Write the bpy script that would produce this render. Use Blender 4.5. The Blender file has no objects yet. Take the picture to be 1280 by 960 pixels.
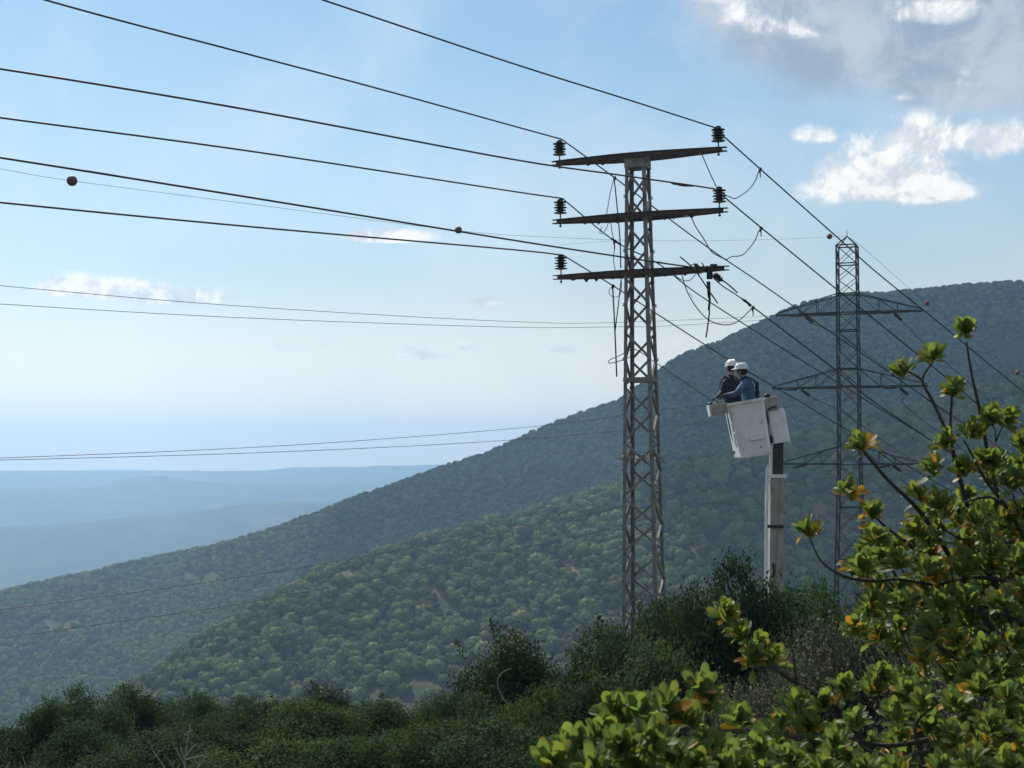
import bpy, bmesh, math, random
import numpy as np
from mathutils import Vector, Matrix, Quaternion
R = math.radians
scene = bpy.context.scene
col = scene.collection
random.seed(7); rng = np.random.default_rng(7)

# ------------------------------------------------------------------ camera
F = 1800.0; PITCH = math.atan(95 / 1800)
cam_d = bpy.data.cameras.new('camera'); cam = bpy.data.objects.new('camera', cam_d); col.objects.link(cam)
cam_d.sensor_width = 36; cam_d.lens = 36 * F / 1280; cam_d.clip_start = 0.1; cam_d.clip_end = 60000
cam.location = (0, 0, 0); cam.rotation_euler = (R(90) + PITCH, 0, 0)
scene.camera = cam
cam_d.dof.use_dof = True; cam_d.dof.focus_distance = 27; cam_d.dof.aperture_fstop = 11

# ------------------------------------------------------------------ light
SUN_AZ, SUN_EL = R(-24), R(45)          # to the sun: azimuth from +Y towards +X, elevation
sd = Vector((math.sin(SUN_AZ) * math.cos(SUN_EL), math.cos(SUN_AZ) * math.cos(SUN_EL), math.sin(SUN_EL)))
sun_d = bpy.data.lights.new('sun', 'SUN'); sun = bpy.data.objects.new('sun', sun_d); col.objects.link(sun)
sun_d.energy = 5.0; sun_d.angle = R(0.5); sun_d.color = (1.0, 0.95, 0.87)
sun.rotation_euler = (-sd).to_track_quat('-Z', 'Y').to_euler()
scene.view_settings.view_transform = 'Standard'; scene.view_settings.look = 'None'
scene.view_settings.exposure = 0.25; scene.view_settings.gamma = 1.0
scene.cycles.max_bounces = 6; scene.cycles.diffuse_bounces = 2; scene.cycles.glossy_bounces = 2
scene.cycles.transmission_bounces = 4; scene.cycles.volume_bounces = 0; scene.cycles.transparent_max_bounces = 8
scene.cycles.sample_clamp_indirect = 4.0

HAZE_DENSITY = 0.00022
HAZE_COLOR = (0.42, 0.67, 0.97)
SKY_STRENGTH = 0.078

# node helper
class NT:
    def __init__(s, tree): s.t = tree; s.n = tree.nodes; s.l = tree.links
    def put(s, sock, v):
        if v is None: return
        if hasattr(v, 'is_output') or isinstance(v, bpy.types.NodeSocket): s.l.new(v, sock)
        else: sock.default_value = v
    def m(s, op, a, b=None, c=None, clamp=False):
        n = s.n.new('ShaderNodeMath'); n.operation = op; n.use_clamp = clamp
        s.put(n.inputs[0], a); s.put(n.inputs[1], b); s.put(n.inputs[2], c)
        return n.outputs[0]
    def mr(s, v, a, b, c=0.0, d=1.0, smooth=True):
        n = s.n.new('ShaderNodeMapRange'); n.interpolation_type = 'SMOOTHSTEP' if smooth else 'LINEAR'
        s.put(n.inputs[0], v)
        for i, x in enumerate((a, b, c, d)): n.inputs[i + 1].default_value = x
        return n.outputs[0]
    def mix(s, f, a, b, blend='MIX'):
        n = s.n.new('ShaderNodeMix'); n.data_type = 'RGBA'; n.blend_type = blend
        s.put(n.inputs[0], f)
        for k, v in ((6, a), (7, b)):
            if isinstance(v, tuple) and len(v) == 3: v = (*v, 1)
            s.put(n.inputs[k], v)
        return n.outputs[2]
    def noise(s, vec, scale, detail=4, rough=0.55, dist=0.0):
        n = s.n.new('ShaderNodeTexNoise'); s.put(n.inputs['Vector'], vec)
        n.inputs['Scale'].default_value = scale; n.inputs['Detail'].default_value = detail
        n.inputs['Roughness'].default_value = rough; n.inputs['Distortion'].default_value = dist
        return n.outputs['Fac']

def px_dir(px, py):
    u = (px - 640) / F; v = (480 - py) / F
    return Vector((u, math.cos(PITCH) - v * math.sin(PITCH), math.sin(PITCH) + v * math.cos(PITCH)))
def P(px, py, D):
    """world point seen at a place of the photograph, D metres ahead of the camera"""
    d = px_dir(px, py); return d * (D / d.y)

# ------------------------------------------------------------------ world
world = bpy.data.worlds.new('World'); scene.world = world; world.use_nodes = True
w = NT(world.node_tree); w.n.clear()
sky = w.n.new('ShaderNodeTexSky'); sky.sky_type = 'NISHITA'; sky.sun_disc = False
sky.sun_elevation = SUN_EL; sky.sun_rotation = SUN_AZ
sky.air_density = 1.0; sky.dust_density = 0.7; sky.ozone_density = 2.2; sky.altitude = 300
tc = w.n.new('ShaderNodeTexCoord'); sep = w.n.new('ShaderNodeSeparateXYZ'); w.l.new(tc.outputs['Generated'], sep.inputs[0])
az = w.m('MULTIPLY', w.m('ARCTAN2', sep.outputs[0], sep.outputs[1]), F)
el = w.m('MULTIPLY', w.m('ARCSINE', sep.outputs[2]), F)
gen = tc.outputs['Generated']
n_big = w.noise(gen, 16, 9, 0.62, 0.25)
n_fine = w.noise(gen, 60, 6, 0.6)
# cumulus puffs: (px, py) of centre, half width, half height, amount; then soft grey cloud masses
CL = [(1105, 240, 92, 26, 1.15), (1086, 214, 50, 36, 1.1), (1180, 248, 56, 14, .8), (1146, 172, 50, 30, 1.05), (1250, 175, 55, 34, 1.15), (1205, 180, 40, 18, .5),
      (1178, 203, 36, 9, .5), (1016, 170, 28, 14, 1.1), (1128, 121, 18, 9, .45), (1205, 98, 14, 18, .5),
      (925, 22, 34, 34, .75), (985, 38, 42, 20, .6), (872, -4, 50, 14, .5), (1160, 14, 55, 20, .8), (1196, 22, 30, 16, .6), (1040, 40, 26, 12, .45), (1265, 100, 34, 14, .4),
      (104, 361, 42, 17, 1.5), (150, 366, 32, 12, .9), (222, 372, 80, 17, 1.5), (485, 297, 50, 10, 1.4), (605, 378, 20, 7, 1.1), (362, 434, 24, 8, 1.0),
      (405, 431, 12, 7, .8), (518, 444, 28, 11, 1.2), (583, 434, 18, 9, .8), (705, 438, 32, 10, 1.0), (560, 447, 22, 5, .4), (850, 430, 34, 12, .6),
      (650, 438, 40, 6, .35), (60, 478, 60, 7, .25), (200, 470, 60, 7, .25)]
GREY = [(960, 0, 90, 50, .8), (1060, 0, 130, 85, .95), (1220, 10, 130, 95, 1.0), (1240, 105, 75, 34, .75), (1120, 60, 150, 45, .5), (1180, -120, 320, 110, 1.2)]
def blobs(lst, under):
    tot = None
    for (cx, cy, a, b, amt) in lst:
        d = px_dir(cx, cy).normalized()
        caz = math.atan2(d.x, d.y) * F; cel = math.asin(d.z) * F
        du = w.m('MULTIPLY', w.m('SUBTRACT', az, caz), 1 / a); dv = w.m('MULTIPLY', w.m('SUBTRACT', el, cel), 1 / b)
        if under: dv = w.m('MAXIMUM', dv, w.m('MULTIPLY', dv, -1.8))
        q = w.m('ADD', w.m('MULTIPLY', du, du), w.m('MULTIPLY', dv, dv))
        k = w.m('MULTIPLY', w.m('EXPONENT', w.m('MULTIPLY', q, -1.0)), amt)
        tot = k if tot is None else w.m('ADD', tot, k)
    return tot
n_big = w.noise(gen, 22, 10, 0.64, 0.35)
mp = w.n.new('ShaderNodeMapping'); mp.inputs['Location'].default_value = (.004, 0, -.009); w.l.new(gen, mp.inputs[0])
n_off = w.noise(mp.outputs[0], 22, 10, 0.64, 0.35)          # the same noise a little towards the sun: its difference is the light side
puff = w.m('MINIMUM', blobs(CL, True), 1.15)
# clouds go on above and beside the frame, cover raised to brighten shaded faces
n_out = w.noise(gen, 3.2, 8, 0.6, 0.2)
outside = w.m('MAXIMUM', w.mr(el, 640, 900), w.mr(w.m('ABSOLUTE', az), 720, 1100))
outside = w.m('MULTIPLY', outside, w.mr(el, 120, 500))
puff = w.m('ADD', puff, w.m('MULTIPLY', w.mr(n_out, 0.44, 0.64), outside))
dens = w.m('ADD', puff, w.m('MULTIPLY', w.m('SUBTRACT', n_big, 0.5), w.mr(puff, 0.0, 0.5, 0.0, 3.0)))
alpha = w.mr(dens, 0.22, 1.0)
relief = w.mr(w.m('SUBTRACT', n_off, n_big), -0.07, 0.07)
cloud_col = w.mix(w.m('ADD', w.m('MULTIPLY', relief, 0.75), w.mr(n_fine, .35, .7, 0, .25)), (13.2, 12.6, 11.8), (7.4, 7.8, 8.3))
grey = w.m('ADD', blobs(GREY, False), w.m('MULTIPLY', w.m('SUBTRACT', n_big, 0.5), 1.0))
grey_a = w.m('MULTIPLY', w.mr(grey, 0.12, 0.95), w.mr(grey, 0.0, 0.3, 0.0, 0.82))
grey_c = w.mix(w.mr(n_off, .35, .65), (6.4, 6.6, 7.1), (3.3, 3.95, 4.8))
veil = w.mr(el, -60, 640, 1.0, 0.0)
sky_c = w.mix(w.m('MULTIPLY', veil, 0.75), w.mix(1.0, sky.outputs[0], (.80, 1.03, 1.05), 'MULTIPLY'), (9.3, 10.1, 9.9))
sky_c = w.mix(w.m('MULTIPLY', w.mr(el, -20, 260, 1.0, 0.0), 0.8), sky_c, (17.5, 14.6, 11.2))
sky_c = w.mix(w.m('MULTIPLY', w.mr(w.noise(gen, 5, 6, .6, .5), .42, .7), .28), sky_c, (9.6, 10.0, 10.2))
alpha = w.m('MULTIPLY', alpha, w.mr(el, 0, 300, 0.75, 0.9))
bg_c = w.mix(alpha, w.mix(grey_a, sky_c, grey_c), cloud_col)
bg = w.n.new('ShaderNodeBackground'); w.l.new(bg_c, bg.inputs[0]); bg.inputs[1].default_value = SKY_STRENGTH
wo = w.n.new('ShaderNodeOutputWorld'); w.l.new(bg.outputs[0], wo.inputs[0])

# ------------------------------------------------------------------ mesh helpers
def tag(o, label=None, cat=None, group=None, kind=None):
    if label: o['label'] = label
    if cat: o['category'] = cat
    if group: o['group'] = group
    if kind: o['kind'] = kind
    return o
def empty(name, loc=(0, 0, 0), rot=(0, 0, 0), label=None, cat=None, group=None):
    o = bpy.data.objects.new(name, None); col.objects.link(o); o.empty_display_size = 0.2
    o.location = loc; o.rotation_euler = rot
    return tag(o, label, cat, group)
def mesh_obj(name, me, mat=None, parent=None):
    o = bpy.data.objects.new(name, me); col.objects.link(o)
    if mat is not None and len(me.materials) == 0: me.materials.append(mat)
    if parent: o.parent = parent
    return o
class MB:
    def __init__(s): s.v = []; s.f = []; s.mi = []; s.cur = 0; s.smooth = False
    def add(s, vs, fs):
        b = len(s.v); s.v += [tuple(v) for v in vs]; s.f += [tuple(i + b for i in f) for f in fs]; s.mi += [s.cur] * len(fs)
    def box(s, c, size, rot=None):
        hx, hy, hz = (k / 2 for k in size); c = Vector(c)
        vs = [Vector((x, y, z)) for x in (-hx, hx) for y in (-hy, hy) for z in (-hz, hz)]
        if rot is not None: vs = [rot @ v for v in vs]
        s.add([c + v for v in vs], [(0, 1, 3, 2), (4, 6, 7, 5), (0, 4, 5, 1), (2, 3, 7, 6), (0, 2, 6, 4), (1, 5, 7, 3)])
    def bar(s, p, q, a, b, side=(0, 0, 1)):
        """box from p to q, a wide along side, b thick across it"""
        p = Vector(p); q = Vector(q); d = (q - p).normalized(); sd_ = Vector(side)
        if abs(d.dot(sd_)) > 0.97: sd_ = Vector((1, 0, 0)) if abs(d.x) < .9 else Vector((0, 1, 0))
        u = (sd_ - d * sd_.dot(d)).normalized(); n = d.cross(u)
        vs = [e + u * (i * a / 2) + n * (j * b / 2) for e in (p, q) for i in (-1, 1) for j in (-1, 1)]
        s.add(vs, [(0, 1, 3, 2), (4, 6, 7, 5), (0, 4, 5, 1), (2, 3, 7, 6), (0, 2, 6, 4), (1, 5, 7, 3)])
    def tube(s, pts, r, n=6, caps=True):
        pts = [Vector(p) for p in pts]; m = len(pts)
        rs = r if isinstance(r, (list, tuple)) else [r] * m
        vs = []; ref = None
        for i, p in enumerate(pts):
            d = (pts[min(i + 1, m - 1)] - pts[max(i - 1, 0)]).normalized()
            if ref is None: ref = Vector((0, 0, 1)) if abs(d.z) < .8 else Vector((1, 0, 0))
            u = (ref - d * ref.dot(d)).normalized(); ref = u; v = d.cross(u)
            for k in range(n):
                a = 2 * math.pi * k / n; vs.append(p + (u * math.cos(a) + v * math.sin(a)) * rs[i])
        fs = [(i * n + k, i * n + (k + 1) % n, (i + 1) * n + (k + 1) % n, (i + 1) * n + k) for i in range(m - 1) for k in range(n)]
        if caps: fs += [tuple(range(n - 1, -1, -1)), tuple((m - 1) * n + k for k in range(n))]
        s.add(vs, fs)
    def lathe(s, prof, c=(0, 0, 0), n=16, rot=None):
        c = Vector(c); vs = []
        for (r, z) in prof:
            for k in range(n):
                a = 2 * math.pi * k / n; v = Vector((r * math.cos(a), r * math.sin(a), z))
                if rot is not None: v = rot @ v
                vs.append(c + v)
        m = len(prof)
        fs = [(i * n + k, i * n + (k + 1) % n, (i + 1) * n + (k + 1) % n, (i + 1) * n + k) for i in range(m - 1) for k in range(n)]
        fs += [tuple(range(n - 1, -1, -1)), tuple((m - 1) * n + k for k in range(n))]
        s.add(vs, fs)
    def loft(s, rings):
        n = len(rings[0]); vs = [v for r in rings for v in r]; m = len(rings)
        fs = [(i * n + k, i * n + (k + 1) % n, (i + 1) * n + (k + 1) % n, (i + 1) * n + k) for i in range(m - 1) for k in range(n)]
        fs += [tuple(range(n - 1, -1, -1)), tuple((m - 1) * n + k for k in range(n))]
        s.add(vs, fs)
    def build(s, name, mats, parent=None, bevel=0, smooth=False):
        me = bpy.data.meshes.new(name); me.from_pydata(s.v, [], s.f)
        mats = mats if isinstance(mats, (list, tuple)) else [mats]
        for m in mats: me.materials.append(m)
        if any(s.mi): me.polygons.foreach_set('material_index', s.mi)
        if smooth or s.smooth: me.polygons.foreach_set('use_smooth', [True] * len(s.f))
        me.update()
        bm = bmesh.new(); bm.from_mesh(me); bmesh.ops.recalc_face_normals(bm, faces=bm.faces)
        if bevel: bmesh.ops.bevel(bm, geom=[e for e in bm.edges if len(e.link_faces) == 2 and e.calc_face_angle(0) > .5], offset=bevel, segments=2, affect='EDGES', profile=.6)
        bm.to_mesh(me); bm.free()
        return mesh_obj(name, me, None, parent)

def catmull(pts, sub=8):
    pts = [Vector(p) for p in pts]
    if len(pts) < 3: return pts
    ext = [pts[0] * 2 - pts[1]] + pts + [pts[-1] * 2 - pts[-2]]; out = []
    for i in range(1, len(ext) - 2):
        a, b, c, d = ext[i - 1:i + 3]
        for k in range(sub):
            t = k / sub
            out.append(0.5 * ((2 * b) + (c - a) * t + (2 * a - 5 * b + 4 * c - d) * t * t + (3 * b - a - 3 * c + d) * t ** 3))
    out.append(pts[-1]); return out

# ------------------------------------------------------------------ materials
def mat(name, c1, c2=None, scale=8, rough=0.7, metal=0.0, bump=0.0, detail=5, c3=None, scale3=2, coords='Object', spec=0.4, thr=(0.35, 0.65)):
    m = bpy.data.materials.new(name); m.use_nodes = True; t = NT(m.node_tree)
    b = t.n['Principled BSDF']; b.inputs['Roughness'].default_value = rough; b.inputs['Metallic'].default_value = metal
    b.inputs['Specular IOR Level'].default_value = spec
    tcn = t.n.new('ShaderNodeTexCoord'); vec = tcn.outputs[coords]
    if c2 is None: c2 = tuple(k * .75 for k in c1)
    nz = t.noise(vec, scale, detail, .6)
    c = t.mix(t.mr(nz, *thr), c1, c2)
    if c3 is not None: c = t.mix(t.mr(t.noise(vec, scale3, 6, .65), .52, .68), c, c3)
    t.put(b.inputs['Base Color'], c)
    if bump:
        bn = t.n.new('ShaderNodeBump'); bn.inputs['Strength'].default_value = bump; bn.inputs['Distance'].default_value = .02
        t.l.new(nz, bn.inputs['Height']); t.l.new(bn.outputs[0], b.inputs['Normal'])
    return m
def foliage_mat(name, cols, transl=0.35, rough=0.5, sheen_spec=0.35, objvar=0.35, big=0.0, facing=None):
    """leaf colour varies by leaf (random per island) and by plant; light passes through"""
    m = bpy.data.materials.new(name); m.use_nodes = True; t = NT(m.node_tree)
    b = t.n['Principled BSDF']; b.inputs['Roughness'].default_value = max(rough, .75); b.inputs['Specular IOR Level'].default_value = .03 if name != 'silver_grey_leaves' else .15
    g = t.n.new('ShaderNodeNewGeometry'); oi = t.n.new('ShaderNodeObjectInfo')
    cr = t.n.new('ShaderNodeValToRGB'); cr.color_ramp.interpolation = 'LINEAR'
    els = cr.color_ramp.elements
    while len(els) < len(cols): els.new(0.5)
    for i, c in enumerate(cols): els[i].position = c[0]; els[i].color = (*c[1], 1)
    t.l.new(g.outputs['Random Per Island'], cr.inputs[0])
    v = t.mr(oi.outputs['Random'], 0, 1, 1 - objvar, 1 + objvar, False)
    hs = t.n.new('ShaderNodeHueSaturation'); t.l.new(v, hs.inputs['Value']); t.l.new(cr.outputs[0], hs.inputs['Color'])
    hv = t.mr(t.m('FRACT', t.m('MULTIPLY', oi.outputs['Random'], 7.31)), 0, 1, .475, .525, False); t.l.new(hv, hs.inputs['Hue'])
    c = hs.outputs[0]
    if big:
        tcn = t.n.new('ShaderNodeTexCoord')
        c = t.mix(t.mr(t.noise(tcn.outputs['Object'], big, 3), .4, .62, 0, .6), c, t.mix(1.0, c, (0.55, 0.62, 0.5), 'MULTIPLY'))
    t.put(b.inputs['Base Color'], c)
    tr = t.n.new('ShaderNodeBsdfTranslucent'); t.put(tr.inputs[0], t.mix(1.0, c, (1.25, 1.3, .6), 'MULTIPLY'))
    ms = t.n.new('ShaderNodeMixShader'); ms.inputs[0].default_value = transl
    t.l.new(b.outputs[0], ms.inputs[1]); t.l.new(tr.outputs[0], ms.inputs[2]); t.l.new(ms.outputs[0], t.n['Material Output'].inputs[0])
    return m
M = {}
M['steel'] = mat('weathered_galvanised_steel', (.255, .245, .23), (.175, .168, .155), 9, .62, .2, .15, c3=(.14, .11, .09), scale3=4)
M['rusty'] = mat('rusty_painted_steel', (.105, .085, .082), (.07, .056, .054), 14, .75, .2, .2, c3=(.13, .085, .065), scale3=5)
M['pylon'] = mat('pylon_steel', (.05, .06, .06), (.035, .042, .045), 3, .6, .4)
M['porcelain'] = mat('brown_glazed_porcelain', (.028, .026, .022), (.018, .02, .018), 20, .18, 0, spec=.6)
M['wire'] = mat('weathered_aluminium_wire', (.055, .055, .055), (.035, .035, .04), 30, .55, .5)
M['cable'] = mat('grounding_cable_sheath', (.08, .075, .065), (.05, .045, .04), 30, .6)
M['black'] = mat('black_rubber', (.012, .013, .014), (.02, .02, .02), 25, .6)
M['white'] = mat('white_fibreglass', (.87, .85, .85), (.80, .78, .78), 2.2, .42, 0, .04, c3=(.68, .63, .57), scale3=3.2)
M['whiteclean'] = mat('white_painted_panel', (.82, .82, .81), (.76, .76, .75), 4, .35)
M['beige'] = mat('worn_beige_box', (.42, .40, .34), (.33, .31, .27), 12, .55, c3=(.22, .20, .17), scale3=9)
M['boom'] = mat('grey_painted_boom', (.40, .38, .335), (.33, .31, .27), 3, .5, .1, .03, c3=(.22, .20, .17), scale3=2.5)
M['boomdark'] = mat('dark_inner_boom', (.055, .045, .038), (.035, .03, .026), 6, .55)
M['denim'] = mat('denim_shirt', (.09, .16, .28), (.06, .11, .21), 14, .85, 0, .5)
M['navy'] = mat('navy_shirt', (.014, .026, .055), (.022, .036, .07), 14, .85, 0, .4)
M['trouser'] = mat('dark_trousers', (.02, .024, .035), (.03, .034, .045), 14, .9)
M['skin'] = mat('skin', (.36, .20, .14), (.31, .165, .115), 18, .5)
M['hair'] = mat('dark_hair', (.012, .010, .009), (.02, .016, .013), 60, .6)
M['helmet'] = mat('white_hard_hat', (.78, .78, .78), (.70, .70, .70), 6, .25, spec=.5)
M['glove'] = mat('work_gloves', (.035, .04, .045), (.06, .06, .06), 30, .85)
M['webbing'] = mat('harness_webbing', (.014, .016, .02), (.03, .03, .035), 40, .8)
M['webpale'] = mat('pale_webbing', (.20, .20, .20), (.14, .14, .14), 40, .8)
M['plastic'] = mat('green_black_polymer', (.012, .03, .025), (.02, .035, .03), 20, .65)
M['stick'] = mat('hot_stick', (.06, .055, .05), (.04, .036, .034), 20, .5)
M['bark'] = mat('dark_bark', (.035, .027, .024), (.055, .045, .04), 40, .9, 0, .8)
M['drybark'] = mat('bleached_twig', (.30, .28, .25), (.20, .19, .17), 30, .85, 0, .4)
M['ball'] = mat('faded_marker_ball', (.15, .085, .07), (.11, .065, .055), 4, .6)
M['ball2'] = mat('red_marker_ball', (.22, .06, .05), (.16, .05, .045), 4, .6)
M['glass'] = mat('windscreen', (.02, .025, .03), (.02, .025, .03), 4, .08, spec=.8)
GRN = (.085, .135, .022); GR2 = (.12, .165, .028); YEL = (.27, .20, .03); ORG = (.42, .19, .03); BRN = (.30, .19, .085)

# ------------------------------------------------------------------ terrain
AZ_IN = np.radians(np.arange(-34, 34.01, 0.16))
AZ_OUT = np.radians(np.concatenate([np.arange(-180, -34, 4.0), []])); AZ_OUT2 = np.radians(np.arange(36, 180.1, 4.0))
AZS = np.concatenate([AZ_OUT, AZ_IN, AZ_OUT2])
RS = np.concatenate([np.linspace(.02, 60, 31, endpoint=False), np.linspace(60, 400, 50, endpoint=False), np.linspace(400, 1800, 176, endpoint=False),
                     np.geomspace(1800, 8700, 110)])
def tabi(x, pts): return np.interp(x, [p[0] for p in pts], [p[1] for p in pts])
CREST2 = [(-300, 960), (0, 935), (120, 885), (200, 835), (262, 795), (330, 752), (410, 712), (500, 684), (600, 658), (700, 630), (780, 606), (850, 585), (950, 566), (1000, 550), (1100, 525), (1200, 497), (1280, 470), (1500, 410), (1800, 380)]
CREST1 = [(-600, 900), (-300, 815), (0, 742), (100, 719), (200, 694), (280, 676), (330, 662), (380, 645), (430, 628), (500, 603), (560, 581), (600, 567), (660, 541), (690, 526), (720, 517), (775, 501),
          (850, 446), (900, 427), (940, 408), (1000, 379), (1060, 367), (1150, 360), (1200, 354), (1280, 352), (1500, 365), (2000, 420)]
D2 = [(-300, 640), (0, 650), (300, 665), (770, 790), (1280, 860), (1600, 880)]
D1 = [(-600, 1300), (0, 1330), (500, 1400), (800, 1480), (1280, 1680), (1800, 1750)]
F1C = [(-600, 668), (0, 650), (90, 646), (130, 643), (180, 638), (240, 632), (300, 622), (345, 618), (390, 620), (430, 626), (520, 640), (700, 640), (1300, 620), (1800, 640)]
F2C = [(-600, 612), (0, 606), (100, 603), (132, 599), (156, 589), (178, 585), (212, 586), (240, 592), (300, 597), (420, 598), (600, 594), (1300, 590), (1800, 604)]
F3C = [(-600, 586), (0, 585), (240, 584), (330, 584), (380, 580), (460, 579), (540, 577), (700, 578), (1300, 580), (1800, 585)]
def vnoise(x, y, seed):
    """smooth value noise, vectorised"""
    xi = np.floor(x).astype(np.int64); yi = np.floor(y).astype(np.int64); fx = x - xi; fy = y - yi
    fx = fx * fx * (3 - 2 * fx); fy = fy * fy * (3 - 2 * fy)
    def h(a, b):
        n = (a * 374761393 + b * 668265263 + seed * 982451653) & 0x7fffffff
        n = ((n ^ (n >> 13)) * 1274126177) & 0x7fffffff
        return ((n ^ (n >> 16)) & 0xffff) / 65535.0 * 2 - 1
    return (h(xi, yi) * (1 - fx) + h(xi + 1, yi) * fx) * (1 - fy) + (h(xi, yi + 1) * (1 - fx) + h(xi + 1, yi + 1) * fx) * fy
def fbm(x, y, seed, o=4):
    s = 0; a = 1; 
    for i in range(o): s = s + a * vnoise(x * 2 ** i, y * 2 ** i, seed + i); a *= .5
    return s
Z = np.zeros((len(AZS), len(RS)))
for i, a in enumerate(AZS):
    ac = max(-R(40), min(R(40), a)); px = 640 + F * math.tan(ac); ca = math.cos(ac)
    wv = lambda tab: (575 - tabi(px, tab)) / F * ca
    r2 = tabi(px, D2); r1 = tabi(px, D1); z2 = wv(CREST2) * r2; z1 = wv(CREST1) * r1
    v1 = min(-105, z2 - 100)
    gul = min(z2 - 45, z1 - 95) if px > 150 else min(z2 - 35, z1 - 85)
    gr = r1 - (330 + 60 * math.sin(px / 130.0))
    pts = [(0, -1.7), (110, -22.6), (r2 - 330, z2 - 118), (r2 - 25, z2 - 6), (r2, z2 - 1), (r2 + 30, z2 - 5), (min(r2 + 150, gr - 60), max(gul, z2 - 60)), (gr, gul),
           (r1 - 30, z1 - 7), (r1, z1 - 1.5), (r1 + 40, z1 - 10), (r1 + 500, z1 - 190), (2900, -310), (3800, -310), (4400, wv(F1C) * 4400), (4900, -270), (5500, -270),
           (6200, wv(F2C) * 6200), (6800, -230), (8000, wv(F3C) * 8000), (8300, -90), (8700, -100)]
    pts[2] = (max(pts[2][0], 160), min(pts[2][1], -45))
    Z[i] = np.interp(RS, [p[0] for p in pts], [p[1] for p in pts])
    if abs(a) > R(50):
        k = min(1, (abs(a) - R(50)) / R(50)); zb = np.interp(RS, [0, 30, 200, 700, 2000, 8700], [-1.7, 1.5, 18, 20, -80, -170])
        Z[i] = Z[i] * (1 - k) + zb * k
XX = np.sin(AZS)[:, None] * RS[None, :]; YY = np.cos(AZS)[:, None] * RS[None, :]
ramp = lambda v, a, b: np.clip((v - a) / (b - a), 0, 1)
RR = np.broadcast_to(RS[None, :], Z.shape)
# spurs and gullies on the slopes
amp = 15 * ramp(RR, 300, 500) * (1 - ramp(RR, 2000, 3000)) 
crest_keep = np.ones_like(Z)
for i, a in enumerate(AZS):
    ac = max(-R(40), min(R(40), a)); px = 640 + F * math.tan(ac)
    for tabD in (D2, D1):
        rc = tabi(px, tabD); crest_keep[i] *= 1 - 0.85 * np.exp(-((RS - rc) / 60) ** 2)
Z += amp * crest_keep * fbm(XX / 150, YY / 210, 3, 4)
Z += .9 * ramp(RR, 60, 300) * (1 - ramp(RR, 2500, 3500)) * fbm(XX / 22, YY / 22, 11, 3)
Z += .12 * fbm(XX / 4, YY / 4, 13, 3) * (1 - ramp(RR, 60, 200))
Z += ramp(RR, 2600, 3600) * 7 * fbm(XX / 500, YY / 500, 21, 5)
Z += ramp(RR, 2600, 3600) * 5 * fbm(XX / 90, YY / 90, 31, 3)
# sharpen nothing, only soften corners a little along r
for _ in range(2): Z[:, 1:-1] = .25 * Z[:, :-2] + .5 * Z[:, 1:-1] + .25 * Z[:, 2:]
for _ in range(2): Z[1:-1] = .25 * Z[:-2] + .5 * Z[1:-1] + .25 * Z[2:]
def ground(x, y):
    x = np.atleast_1d(np.asarray(x, float)); y = np.atleast_1d(np.asarray(y, float))
    r = np.hypot(x, y); a = np.arctan2(x, y)
    ia = np.clip(np.searchsorted(AZS, a) - 1, 0, len(AZS) - 2); ir = np.clip(np.searchsorted(RS, r) - 1, 0, len(RS) - 2)
    fa = np.clip((a - AZS[ia]) / (AZS[ia + 1] - AZS[ia]), 0, 1); fr = np.clip((r - RS[ir]) / (RS[ir + 1] - RS[ir]), 0, 1)
    return (Z[ia, ir] * (1 - fa) + Z[ia + 1, ir] * fa) * (1 - fr) + (Z[ia, ir + 1] * (1 - fa) + Z[ia + 1, ir + 1] * fa) * fr
def gz(x, y): return float(ground(x, y)[0])

gm = bpy.data.materials.new('hillside_soil_and_scrub'); gm.use_nodes = True; t = NT(gm.node_tree)
tcn = t.n.new('ShaderNodeTexCoord'); vec = tcn.outputs['Object']
c = t.mix(t.mr(t.noise(vec, .05, 5, .6), .4, .6), (.05, .06, .028), (.10, .09, .05))
c = t.mix(t.mr(t.noise(vec, .03, 6, .6), .52, .62), c, (.22, .135, .085))
c = t.mix(t.mr(t.noise(vec, .6, 4, .6), .45, .65, 0, .7), c, (.045, .05, .022))
t.put(t.n['Principled BSDF'].inputs['Base Color'], c); t.n['Principled BSDF'].inputs['Roughness'].default_value = 1; t.n['Principled BSDF'].inputs['Specular IOR Level'].default_value = .1
bn = t.n.new('ShaderNodeBump'); bn.inputs['Strength'].default_value = .8; bn.inputs['Distance'].default_value = 1.0
t.l.new(t.noise(vec, .8, 5, .7), bn.inputs['Height']); t.l.new(bn.outputs[0], t.n['Principled BSDF'].inputs['Normal'])
gf = bpy.data.materials.new('distant_scrubland'); gf.use_nodes = True; t = NT(gf.node_tree)
tcn = t.n.new('ShaderNodeTexCoord'); vec = tcn.outputs['Object']
c = t.mix(t.mr(t.noise(vec, .02, 6, .65), .42, .58), (.035, .05, .03), (.06, .075, .04))
c = t.mix(t.mr(t.noise(vec, .004, 8, .7), .54, .66), c, (.12, .115, .075))
vo = t.n.new('ShaderNodeTexVoronoi'); vo.inputs['Scale'].default_value = .012; t.l.new(vec, vo.inputs[0])
sepc = t.n.new('ShaderNodeSeparateColor'); t.l.new(vo.outputs['Color'], sepc.inputs[0])
c = t.mix(t.m('MULTIPLY', t.mr(sepc.outputs[0], .84, .87), .25), c, (.17, .16, .11))
t.put(t.n['Principled BSDF'].inputs['Base Color'], c); t.n['Principled BSDF'].inputs['Roughness'].default_value = 1; t.n['Principled BSDF'].inputs['Specular IOR Level'].default_value = .1
na, nr = Z.shape
vs = np.stack([XX, YY, Z], -1).reshape(-1, 3)
idx = np.arange(na * nr).reshape(na, nr)
quads = np.stack([idx[:-1, :-1], idx[1:, :-1], idx[1:, 1:], idx[:-1, 1:]], -1)
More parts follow.
